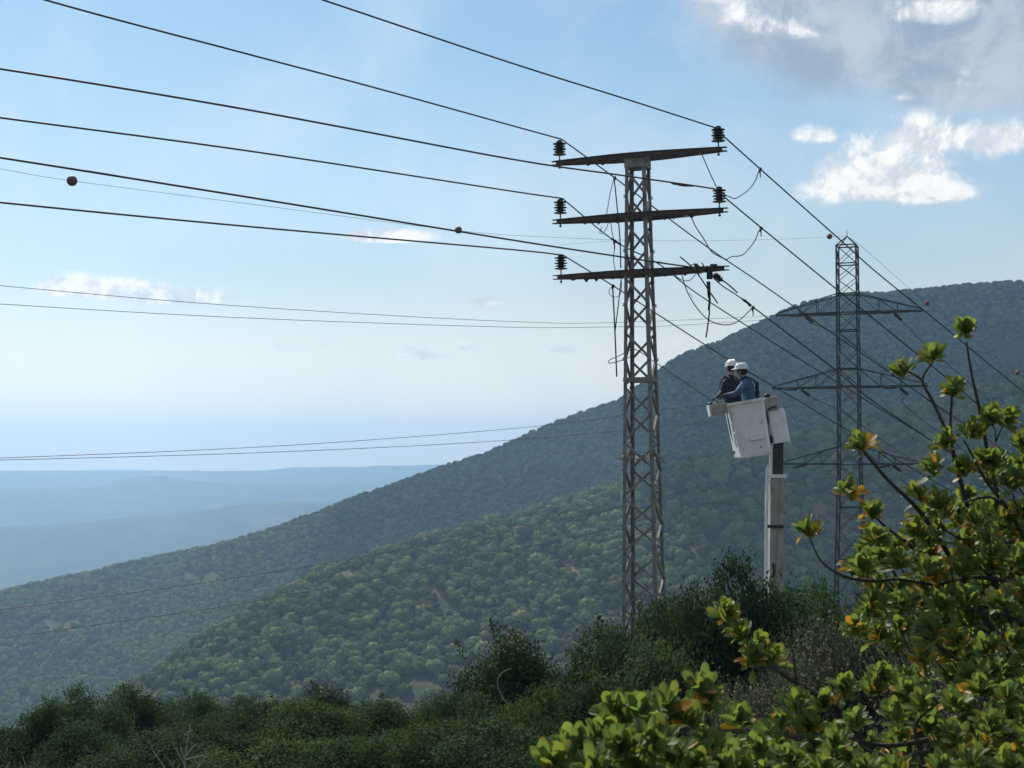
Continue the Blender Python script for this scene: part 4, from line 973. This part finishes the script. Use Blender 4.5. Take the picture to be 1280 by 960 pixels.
# wires: to the near left they come past the camera, to the right they fall away down the valley
leftpts = [ # arm, x, pixel way points beyond the pylon towards the left
 (391, -2.9, [(775, 403), (640, 402), (320, 384), (0, 357), (-240, 332)], 'upper of the two high pale wires crossing behind the pole from the left edge'),
 (391, 2.9, [(860, 406), (775, 408.5), (640, 409), (320, 398), (0, 380), (-240, 362)], 'lower of the two high pale wires crossing behind the pole from the left edge'),
 (484, -3.2, [(900, 505), (831, 512), (680, 532), (380, 555.5), (0, 572.5), (-240, 577)], 'upper of the two wires level with the horizon at left'),
 (484, 3.2, [(890, 526), (831, 532), (717, 544), (560, 555), (320, 566), (0, 575), (-240, 578)], 'lower of the two wires level with the horizon at left'),
 (580, -2.7, [(870, 612), (700, 650), (420, 702), (200, 736), (0, 762), (-240, 787)], 'upper of the two low wires crossing the far slope at left'),
 (580, 2.7, [(880, 632), (700, 675), (349, 746), (146, 777), (0, 797), (-240, 822)], 'lower of the two low wires crossing the far slope at left')]
GP = 'transmission line wires on the pylon'
def far_wire(p0, pts, D1, label, r=.0115, name='conductor', D0=None, group=GP, end=None):
    x0 = 640 + F * p0.x / p0.y / math.cos(PITCH) * .9995; D0 = D0 or p0.y; xb = pts[-1][0]; P3 = [p0]
    for (x, y) in pts:
        t_ = (x - x0) / (xb - x0); P3.append(P(x, y, 1 / ((1 - t_) / D0 + t_ / D1)))
    mb = MB(); mb.tube(catmull(P3, 8), r, 5); o = mb.build(name, M['wire'], None, smooth=True); return tag(o, label, 'wire', group)
for (ay, x, pts, lab) in leftpts:
    e, a = strain(x, zp(ay), -.86, -.5, -.05 if ay < 500 else -.12)
    far_wire(e, pts, 40, lab)
rightpts = [(391, -2.9, [(1060, 425), (1130, 478), (1200, 528), (1300, 592), (1500, 700)], 'transmission wire leaving the upper left pylon arm to the right'),
            (391, 2.9, [(1152, 426), (1197, 466), (1250, 510), (1320, 562), (1500, 680)], 'transmission wire leaving the upper right pylon arm towards the yellow leaves'),
            (484, -3.2, [(1060, 519), (1100, 548), (1170, 592), (1300, 665), (1500, 760)], 'transmission wire leaving the middle left pylon arm to the right'),
            (484, 3.2, [(1130, 505), (1180, 545), (1230, 580), (1320, 640), (1500, 735)], 'transmission wire leaving the middle right pylon arm to the right'),
            (580, 2.7, [(1130, 602), (1180, 635), (1240, 672), (1320, 716), (1500, 790)], 'transmission wire leaving the lowest right pylon arm to the right')]
for (ay, x, pts, lab) in rightpts:
    e, a = strain(x, zp(ay), .62, .75, -.32)
    far_wire(e, pts, 230, lab, .028)
# shield wire with marker balls
def ball_obj(c, r, mt):
    mb = MB(); prof = [(r * math.sin(math.pi * k / 14) + .002, -r * math.cos(math.pi * k / 14)) for k in range(15)]
    mb.lathe(prof, c, 20); mb.lathe([(r * 1.015, -.012), (r * 1.015, .012)], c, 20); return mb.build('marker_ball', mt, None, smooth=True)
def shield(p0, pts, D1, r, label, balls, mt):
    root = empty('shield_wire', p0, label=label, cat='wire'); x0 = 640 + F * p0.x / p0.y; xb = pts[-1][0]; P3 = [p0]
    dep = lambda x: 1 / ((1 - (x - x0) / (xb - x0)) / p0.y + ((x - x0) / (xb - x0)) / D1)
    for (x, y) in pts: P3.append(P(x, y, dep(x)))
    mb = MB(); mb.tube(catmull(P3, 8), r, 5); kids = [mb.build('strand', M['wire'], None, smooth=True)]
    for (x, y, rp_) in balls: D_ = dep(x); kids.append(ball_obj(P(x, y, D_), rp_ / F * D_, mt))
    rebase(root, kids)
apx = PYW @ apex
shield(apx, [(1037, 296), (960, 299.5), (822, 301), (680, 296), (570, 288), (320, 256), (90, 226), (0, 211), (-200, 176)], 38, .0075, 'thin high shield wire with round marker balls running left from the pylon top', [(1037, 295.5, 3.6), (573, 287.5, 4.6), (90, 226, 6.6)], M['ball'])
shield(apx, [(1077, 308), (1136, 360), (1159, 379), (1210, 419), (1272, 466), (1320, 500), (1500, 610)], 230, .012, 'thin shield wire with small red balls falling right from the pylon top', [(1159, 379, 3.0), (1272, 466, 3.0)], M['ball2'])

# ------------------------------------------------------------------ aerial lift truck and bucket
DB = 27.0; K = DB / F
def rbox(name, c, size, rot, mt, parent=None, bevel=.015):
    mb = MB(); mb.box(c, size, rot); return mb.build(name, mt, parent, bevel=bevel)
bk = P(935, 536, DB + .1)
truck_x, truck_y = at_px(968, DB + .2), DB + .35
zt_ = gz(truck_x, truck_y)
truck = empty('bucket_truck', (truck_x, truck_y, zt_), label='bucket truck whose pale boom rises out of the bushes to the white bucket', cat='truck')
kids = []
rollm = Matrix.Rotation(R(-9.5), 3, Vector((0, 1, 0)))     # leans left at the top as seen from the camera
yawm = Matrix.Rotation(R(-1), 3, Vector((0, 0, 1)))
BR = yawm @ rollm
def bl(x, y, z): return bk + BR @ Vector((x, y, z))
# hollow bucket, walls tapering downwards, open at the top
mb = MB(); Wt, Wb, Dp, H = .315, .285, .52, .525
def ring(wx, wy, z, ch=.05): 
    out = []
    for (sx, sy) in ((-1, -1), (1, -1), (1, 1), (-1, 1)):
        a = (sx * (wx - ch), sy * wy); b = (sx * wx, sy * (wy - ch))
        out += [a, b] if (sx * sy) < 0 else [b, a]
    return [bl(x, y, z) for x, y in out]
rings = [ring(Wb - .04, Dp - .06, -H + .0), ring(Wb, Dp - .02, -H + .03), ring(Wt - .005, Dp, H - .06), ring(Wt, Dp + .003, H - .055), ring(Wt + .028, Dp + .03, H - .05), ring(Wt + .028, Dp + .03, H), ring(Wt - .01, Dp - .01, H), ring(Wt - .03, Dp - .03, H - .06), ring(Wb - .03, Dp - .05, -H + .07)]
mb.loft(rings); kids.append(mb.build('bucket', M['white'], None, bevel=0))
bucket_o = kids[-1]
sub = []
sub.append(rbox('step_ledge', bl(.06, -Dp - .012, -.21), (.26, .05, .028), BR, M['white'])); sub.append(rbox('step_recess', bl(.06, -Dp + .001, -.155), (.25, .02, .085), BR, M['whiteclean'], bevel=.006))
sub.append(rbox('rivet_plate', bl(.1, -Dp + .004, -.37), (.03, .012, .02), BR, M['black'], bevel=.003))
for (z0, z1) in ((.18, .36), (-.02, .16), (-.3, -.04)):
    c = (z0 + z1) / 2; sub.append(rbox('side_rail', bl(-Wt - .012 + (.36 - c) * .02, -.3, c), (.03, .05, z1 - z0), BR, M['whiteclean'], bevel=.006))
for s_ in sub: kids.append(s_)
# control box on the left of the rim
kids.append(rbox('control_box', bl(-Wt - .19, -.18, H - .075), (.33, .3, .20), BR, M['beige'], bevel=.012))
kids.append(rbox('control_box_end', bl(-Wt - .368, -.18, H - .075), (.03, .31, .215), BR, M['whiteclean'], bevel=.006))
kids.append(rbox('control_bracket', bl(-Wt - .01, -.3, H - .09), (.07, .2, .17), BR, M['white'], bevel=.01))
mb = MB(); c0 = bl(-Wt - .33, -.2, H + .035); mb.tube([c0 - Vector((0, 0, .06)), c0], .02, 8); mb.lathe([(.01, -.03), (.045, -.02), (.055, .01), (.03, .04), (.01, .045)], c0, 12); kids.append(mb.build('joystick', M['black'], None, smooth=True))
mb = MB(); c0 = bl(-Wt - .2, -.2, H + .03); mb.tube([c0 + Vector((-.08, 0, -.01)), c0 + Vector((.1, 0, .01))], .025, 8); mb.tube([c0, c0 + Vector((0, 0, .08))], .012, 6); kids.append(mb.build('lever', M['black'], None, smooth=True))
# knuckle between bucket and boom
kids.append(rbox('pivot_housing', P(961, 505, DB + .1), (.30, .42, .26), BR, M['beige'], bevel=.03))
mb = MB(); c0 = P(959, 495, DB - .02); mb.lathe([(.03, -.05), (.065, -.035), (.07, 0), (.05, .035), (.02, .045)], c0, 12); kids.append(mb.build('beacon_knob', M['black'], None, smooth=True))
mb = MB(); cov = []
for (px_, py_, hw_, yy_) in ((966.5, 511.5, .165, .17), (968, 516, .175, .19), (973.5, 548, .178, .2), (974.5, 553.5, .178, .2)):
    c0 = P(px_, py_, DB + .12); ch = .05; pts = []
    for (sx, sy) in ((-1, -1), (1, -1), (1, 1), (-1, 1)):
        a = (sx * (hw_ - ch), sy * yy_); b = (sx * hw_, sy * (yy_ - ch)); pts += [a, b] if sx * sy < 0 else [b, a]
    cov.append([c0 + BR @ Vector((x, y, 0)) for x, y in pts])
mb.loft(cov); kids.append(mb.build('boom_tip_cover', M['white'], None))
mb = MB(); mb.tube(catmull([P(959, 513, DB - .12), P(965, 509, DB - .14), P(971, 508, DB - .14)], 5), .014, 6); mb.tube(catmull([P(954, 514, DB), P(957, 525, DB - .05), P(955, 540, DB), P(960, 552, DB - .02)], 6), .03, 7)
mb.tube(catmull([P(957, 512, DB), P(960, 528, DB - .1), P(956, 537, DB - .1), P(961, 546, DB)], 6), .016, 6); kids.append(mb.build('hydraulic_hose', M['black'], None, smooth=True))
kids.append(rbox('hinge_bracket', P(957, 533, DB + .15), (.12, .3, .62), BR, M['boomdark'])); kids.append(rbox('hinge_block', P(959, 550, DB + .05), (.16, .3, .14), BR, M['black']))
# boom: dark inner section, pale outer section, service tube
def boomsec(name, p0, p1, wx, wy, mt, bev=.012):
    mb = MB(); mb.bar(p0, p1, wx, wy, (1, 0, 0)); return mb.build(name, mt, None, bevel=bev)
kids.append(boomsec('inner_boom', P(971.5, 548, DB + .1), P(971.2, 640, DB + .1), .20, .20, M['boomdark']))
kids.append(boomsec('inner_boom_plate', P(963.8, 553, DB + .1), P(963, 600, DB + .1), .035, .21, M['whiteclean'], .004))
pt, pb = P(970, 595, DB + .12), P(968.5, 760, DB + .14); dn = (pb - pt).normalized(); low = pt + dn * ((pt.z - (zt_ + 1.55)) / -dn.z)
kids.append(boomsec('outer_boom', pt, low, .25, .26, M['boom'], .02))
kids.append(boomsec('boom_collar', pt + Vector((0, 0, .03)), pt - Vector((0, 0, .035)), .34, .34, M['white'], .008))
kids.append(boomsec('boom_seam', P(969.6, 656, DB - .038), P(969.6, 660, DB - .038), .30, .012, M['boomdark'], .002))
kids.append(boomsec('boom_end_plate', P(968.8, 700, DB - .04), P(968.8, 727, DB - .04), .18, .01, M['beige'], .002))
mb = MB(); mb.tube([P(958.6, 583, DB - .02), P(957.8, 640, DB - .02), P(957.2, 735, DB), P(957.2, 748, DB), low + Vector((-.19, -.1, 0))], .026, 8); mb.tube([P(961, 580, DB), P(958.8, 590, DB)], .03, 7); kids.append(mb.build('service_tube', M['whiteclean'], None, smooth=True))
mb = MB(); mb.tube([P(975.5, 597, DB - .06), P(971, 690, DB - .06), P(968.8, 720, DB - .06)], .006, 5); kids.append(mb.build('cord', M['webpale'], None))
mb = MB(); mb.tube([P(966.5, 704, DB - .06), P(967.5, 714, DB - .06), P(966.5, 722, DB - .06)], .018, 6); kids.append(mb.build('hook', M['black'], None))
rebase(truck, kids)
for o in sub:
    o.parent = bucket_o
# truck body hidden behind the bushes
for (nm, c, s_, mt_) in (('turret', (0, 0, 1.4), (.6, .6, .5), M['boom']), ('bed', (-.9, 0, 1.05), (4.4, 2.1, .25), M['whiteclean']), ('chassis', (-.6, 0, .75), (5.8, .9, .3), M['black']), ('bonnet', (2.75, 0, 1.1), (1.0, 1.9, .7), M['whiteclean'])):
    mb = MB(); mb.box(c, s_); mb.build(nm, mt_, truck, bevel=.05)
mb = MB(); mb.loft([[Vector((x, y, .8)) for x, y in ((1.35, -1), (2.3, -1), (2.3, 1), (1.35, 1))], [Vector((x, y, 1.5)) for x, y in ((1.35, -1), (2.3, -1), (2.3, 1), (1.35, 1))], [Vector((x, y, 2.05)) for x, y in ((1.4, -.9), (2.05, -.9), (2.05, .9), (1.4, .9))]]); cab = mb.build('cab', M['whiteclean'], truck, bevel=.04)
mb = MB(); mb.box((1.72, -.975, 1.72), (.5, .02, .36)); mb.build('side_window', M['glass'], cab)
for x in (-2.4, -1.2, 2.4):
    for sy in (-1, 1):
        mb = MB(); mb.lathe([(.2, -.14), (.44, -.14), (.47, -.08), (.47, .08), (.44, .14), (.2, .14)], (x, sy * .92, .47), 20, Matrix.Rotation(R(90), 3, 'X')); wh = mb.build('wheel', M['black'], truck, smooth=False)
        mb = MB(); mb.lathe([(.1, -.15), (.22, -.1), (.22, .1), (.1, .15)], (x, sy * .92, .47), 12, Matrix.Rotation(R(90), 3, 'X')); mb.build('rim', M['steel'], wh)

# ------------------------------------------------------------------ the two workers
def skin_body(verts, edges, radii, matfn, mats, name='body'):
    me = bpy.data.meshes.new(name); me.from_pydata([tuple(v) for v in verts], edges, []); o = bpy.data.objects.new(name, me); col.objects.link(o)
    md = o.modifiers.new('s', 'SKIN'); md.use_smooth_shade = True
    for i, sv in enumerate(me.skin_vertices[0].data): sv.radius = radii[i] if isinstance(radii[i], tuple) else (radii[i], radii[i]); sv.use_root = (i == 0)
    md2 = o.modifiers.new('ss', 'SUBSURF'); md2.levels = 2; md2.render_levels = 2
    dg = bpy.context.evaluated_depsgraph_get(); m2 = bpy.data.meshes.new_from_object(o.evaluated_get(dg)); bpy.data.objects.remove(o)
    m2.materials.clear()
    for m in mats: m2.materials.append(m)
    for p in m2.polygons: p.material_index = matfn(p.center); p.use_smooth = True
    o = bpy.data.objects.new(name, m2); col.objects.link(o); return o
def person(J, shirt, face_dir, label, helmet_c, nearest):
    """J: joints in world space"""
    V = []; E = []; Rr = []
    def add(p, r, par=None): V.append(Vector(p)); Rr.append(r); i = len(V) - 1; (E.append((par, i)) if par is not None else None); return i
    pel = add(J['pelvis'], (.15, .13)); sp1 = add(J['spine'], (.165, .14), pel); ch = add(J['chest'], (.19, .15), sp1); nb = add(J['neckbase'], (.09, .085), ch)
    nk = add(J['neck'], .055, nb); fd = Vector(face_dir).normalized(); H_ = J['head']; hd0 = add(H_ - Vector((0, 0, .06)), .072, nk); hd = add(H_, .088, hd0); ht_ = add(H_ + Vector((0, 0, .075)), .075, hd)
    side = fd.cross(Vector((0, 0, 1))).normalized()   # his right
    ends = []
    for s_, k in ((1, 'R'), (-1, 'L')):
        sh = add(J['sh' + k], .088, ch); eb = add(J['el' + k], .062, sh); wr = add(J['wr' + k], .040, eb)
        hd_dir = (J['hand' + k] - J['wr' + k]).normalized(); palm = add(J['wr' + k] + hd_dir * .055, (.036, .026), wr)
        ac = hd_dir.cross(Vector((0, 0, 1))).normalized()
        for q in range(4):
            off = ac * ((q - 1.5) * .021); base = V[palm] + hd_dir * .035 + off; L1 = (.036, .042, .04, .031)[q]
            f1 = add(base, .010, palm); f2 = add(base + hd_dir * L1 + Vector((0, 0, -.012)), .009, f1); add(base + hd_dir * L1 * 1.25 + Vector((0, 0, -.045)), .0085, f2)
        t1 = add(V[palm] + ac * s_ * -.036 - Vector((0, 0, .012)), .011, palm); add(V[t1] + hd_dir * .035 - Vector((0, 0, .02)), .009, t1)
        up_ = BR @ Vector((0, 0, 1)); hip = add(J['pelvis'] + side * s_ * .085 - up_ * .07, .10, pel); kn = add(J['pelvis'] + side * s_ * .09 + fd * .03 - up_ * .45, .068, hip)
        an = add(J['pelvis'] + side * s_ * .09 - up_ * .84, .045, kn); add(V[an] + fd * .12 - up_ * .045, (.045, .035), an)
    feet = J['pelvis'] - Vector((0, 0, .93))
    hands = [J['wrR'], J['wrL']]
    def mf(c):
        if min((c - h).length for h in hands) < .11 and min((c - J['elR']).length, (c - J['elL']).length) > .16: return 2
        if c.z > J['neckbase'].z + .045: return 0
        if c.z < J['pelvis'].z - .78: return 4
        if c.z < J['pelvis'].z - .02: return 3
        return 1
    body = skin_body(V, E, Rr, mf, [M['skin'], shirt, M['glove'], M['trouser'], M['black']])
    root = empty('person', feet, label=label, cat='person'); kids = [body]
    rotm = Matrix((side, fd, Vector((0, 0, 1)))).transposed()   # local x right, y forward
    # hard hat
    mb = MB(); prof = []
    for k in range(9): a = math.pi / 2 * k / 8; prof.append((.116 * math.cos(a) + .001, .112 * math.sin(a)))
    prof = [(.112, -.012), (.119, -.012)] + prof
    mb.lathe(prof, H_ + Vector((0, 0, .045)), 24, rotm @ Matrix.Diagonal((.94, 1.1, 1)))
    rim_pts = []
    for k in range(25):
        a = 2 * math.pi * k / 24; rr = .124; y = math.sin(a) * rr * 1.1 + (.045 * max(0, math.sin(a)) ** 2); x = math.cos(a) * rr * .94
        rim_pts.append(H_ + Vector((0, 0, .036)) + rotm @ Vector((x, y, -.012 * max(0, math.sin(a)))))
    mb.tube(rim_pts, .009, 6, caps=False); mb.bar(H_ + rotm @ Vector((0, -.12, .09)), H_ + rotm @ Vector((0, -.05, .155)), .03, .012, (1, 0, 0))
    mb.bar(H_ + rotm @ Vector((0, -.05, .158)), H_ + rotm @ Vector((0, .09, .15)), .03, .012, (1, 0, 0))
    kids.append(mb.build('hard_hat', M['helmet'], None, smooth=True))
    # hair under the hat, ears, nose, eyes, mouth
    mb = MB(); mb.lathe([(.05, -.075), (.085, -.06), (.098, -.02), (.10, .03), (.09, .05)], H_ + rotm @ Vector((0, -.022, .0)), 18, rotm @ Matrix.Diagonal((.93, .98, 1))); kids.append(mb.build('hair', M['hair'], None, smooth=True))
    mb = MB()
    for s_ in (-1, 1): mb.lathe([(.006, -.03), (.017, -.02), (.021, 0), (.017, .02), (.006, .032)], H_ + rotm @ Vector((s_ * .098, .005, -.03)), 8, rotm @ Matrix.Diagonal((.55, 1, 1)))
    mb.loft([[H_ + rotm @ Vector(v) for v in r_] for r_ in ([(-.008, .085, .01), (.008, .085, .01), (0, .10, .01)], [(-.017, .085, -.035), (.017, .085, -.035), (0, .122, -.03)])]); kids.append(mb.build('ears_and_nose', M['skin'], None, smooth=True)); kids[-1].name = 'ear'
    for s_ in (-1, 1):
        mb = MB(); mb.lathe([(.002, -.009), (.009, -.004), (.009, .004), (.002, .009)], H_ + rotm @ Vector((s_ * .033, .088, .005)), 8); kids.append(mb.build('eye', M['hair'], None))
    mb = MB(); mb.tube([H_ + rotm @ Vector((x_, .085 - abs(x_) * .3, -.062)) for x_ in (-.025, 0, .025)], .005, 5); kids.append(mb.build('mouth', mat('lips', (.25, .09, .08)), None))
    # harness: shoulder straps, back plate, belt
    mb = MB(); c = J['chest']; nbp = J['neckbase']
    sl = [J['shL'], J['shR']]
    for k in (0, 1):
        o_ = (sl[k] - c); o_.z = 0; o_ = o_ * .62
        pts = [J['pelvis'] + o_ * .9 - fd * .155 + Vector((0, 0, .06)), J['spine'] + o_ * .55 - fd * .17, c + o_ * .45 - fd * .19, c + o_ * 1.0 - fd * .12 + Vector((0, 0, .15)), c + o_ * 1.05 + Vector((0, 0, .175)) + fd * .03, c + o_ + fd * .18, J['spine'] + o_ * .9 + fd * .15]
        pp = catmull(pts, 5); 
        for a_, b_ in zip(pp[:-1], pp[1:]): mb.bar(a_, b_, .055, .016, o_)
    kids.append(mb.build('harness', M['webbing'], None))
    mb = MB(); mb.box(c - fd * .175 + Vector((0, 0, .02)), (.11, .06, .16), rotm); mb.box(c - fd * .18 + Vector((0, 0, -.13)), (.14, .07, .13), rotm); kids.append(mb.build('back_pad', M['webbing'], None, bevel=.015))
    if shirt is M['navy']:
        mb = MB(); o_ = (J['shR'] - c) * .75; mb.bar(c + o_ - fd * .17 + Vector((0, 0, .12)), c + o_ * .6 - fd * .185 + Vector((0, 0, -.16)), .035, .012, (1, 0, 0)); kids.append(mb.build('reflective_strap', M['webpale'], None))
    rebase(root, kids); return root
w2 = dict(pelvis=P(936, 509, 26.75), spine=P(937, 496, 26.75), chest=P(934.5, 484, 26.75), neckbase=P(930.5, 473.5, 26.75), neck=P(928.5, 470, 26.75), head=P(926.5, 463.5, 26.75),
          shL=P(930.5, 480, 26.57), elL=P(921, 492, 26.48), wrL=P(908, 494, 26.6), handL=P(902, 495, 26.65),
          shR=P(934, 479, 27.0), elR=P(924, 491, 27.05), wrR=P(910, 494.5, 26.95), handR=P(903, 495.5, 26.9))
person(w2, M['denim'], (-.93, .30, 0), 'worker in blue denim shirt and white hard hat, seen from behind, nearer in the bucket', None, True)
w1 = dict(pelvis=P(917, 509, 27.35), spine=P(915, 496, 27.35), chest=P(912.5, 483, 27.35), neckbase=P(913.5, 472, 27.35), neck=P(914, 467.5, 27.35), head=P(914.3, 459.5, 27.35),
          shL=P(905, 480, 27.35), elL=P(902.5, 491, 27.3), wrL=P(897, 496, 27.1), handL=P(893, 497.5, 27.05),
          shR=P(919.5, 480, 27.45), elR=P(917, 492, 27.6), wrR=P(906, 496, 27.5), handR=P(900, 497, 27.4))
person(w1, M['navy'], (-.50, .86, 0), 'worker in dark navy shirt and white hard hat, left and farther in the bucket', None, False)

# ------------------------------------------------------------------ unseen cloud bank added above the view to shade the mountain
cm = bpy.data.materials.new('shade_cloud'); cm.use_nodes = True; t = NT(cm.node_tree); b = t.n['Principled BSDF']
b.inputs['Base Color'].default_value = (.9, .9, .92, 1); b.inputs['Roughness'].default_value = 1; b.inputs['Specular IOR Level'].default_value = 0
tr = t.n.new('ShaderNodeBsdfTranslucent'); tr.inputs[0].default_value = (.9, .9, .92, 1); ms = t.n.new('ShaderNodeMixShader'); ms.inputs[0].default_value = .45
t.l.new(b.outputs[0], ms.inputs[1]); t.l.new(tr.outputs[0], ms.inputs[2]); t.l.new(ms.outputs[0], t.n['Material Output'].inputs[0])
bm = bmesh.new(); g = random.Random(8); ca_ = 900.0
ox, oy = math.sin(SUN_AZ) / math.tan(SUN_EL), math.cos(SUN_AZ) / math.tan(SUN_EL)
for (tx, ty, tz, rx, ry) in [(-40, 1230, 0, 190, 210), (110, 1360, 60, 230, 240), (300, 1400, 120, 260, 260), (520, 1480, 190, 280, 260), (700, 1500, 190, 260, 280), (250, 1080, 0, 150, 160), (420, 1150, 60, 240, 220),
                             (260, 820, -20, 130, 130), (150, 690, -50, 75, 110), (250, 710, -30, 110, 120), (370, 760, 0, 120, 120), (350, 900, 20, 150, 150), (500, 950, 50, 200, 200), (-130, 1130, -60, 110, 120)]:
    cx = tx + ox * (ca_ - tz); cy = ty + oy * (ca_ - tz)
    r_ = bmesh.ops.create_icosphere(bm, subdivisions=4, radius=1)
    sd_ = g.uniform(0, 99)
    P_ = np.array([v.co[:] for v in r_['verts']]); dsp = 1 + .28 * fbm(P_[:, 0] * 2.2 + sd_, P_[:, 1] * 2.2 + P_[:, 2] * 1.7, 55, 4)
    for v, k in zip(r_['verts'], dsp): v.co = Vector((v.co.x * rx * k + cx, v.co.y * ry * k + cy, (v.co.z * (.30 if v.co.z > 0 else .10)) * rx * k + ca_))
me = bpy.data.meshes.new('shade_cloud'); bm.to_mesh(me); bm.free(); me.polygons.foreach_set('use_smooth', [True] * len(me.polygons))
o = mesh_obj('shade_cloud', me, cm); o['kind'] = 'structure'

# ------------------------------------------------------------------ haze
hm = bpy.data.materials.new('valley_haze'); hm.use_nodes = True; t = NT(hm.node_tree); t.n.remove(t.n['Principled BSDF'])
pv = t.n.new('ShaderNodeVolumePrincipled'); pv.inputs['Density'].default_value = HAZE_DENSITY; pv.inputs['Color'].default_value = (*HAZE_COLOR, 1)
pv.inputs['Anisotropy'].default_value = 0.5
t.l.new(pv.outputs[0], t.n['Material Output'].inputs['Volume'])
mb = MB(); zlo, zhi = float(Z.min()) - 3, float(Z.max()) + 12
mb.box((0, 0, (zlo + zhi) / 2), (17600, 17600, zhi - zlo)); hz = mb.build('haze', hm, None); hz['kind'] = 'stuff'
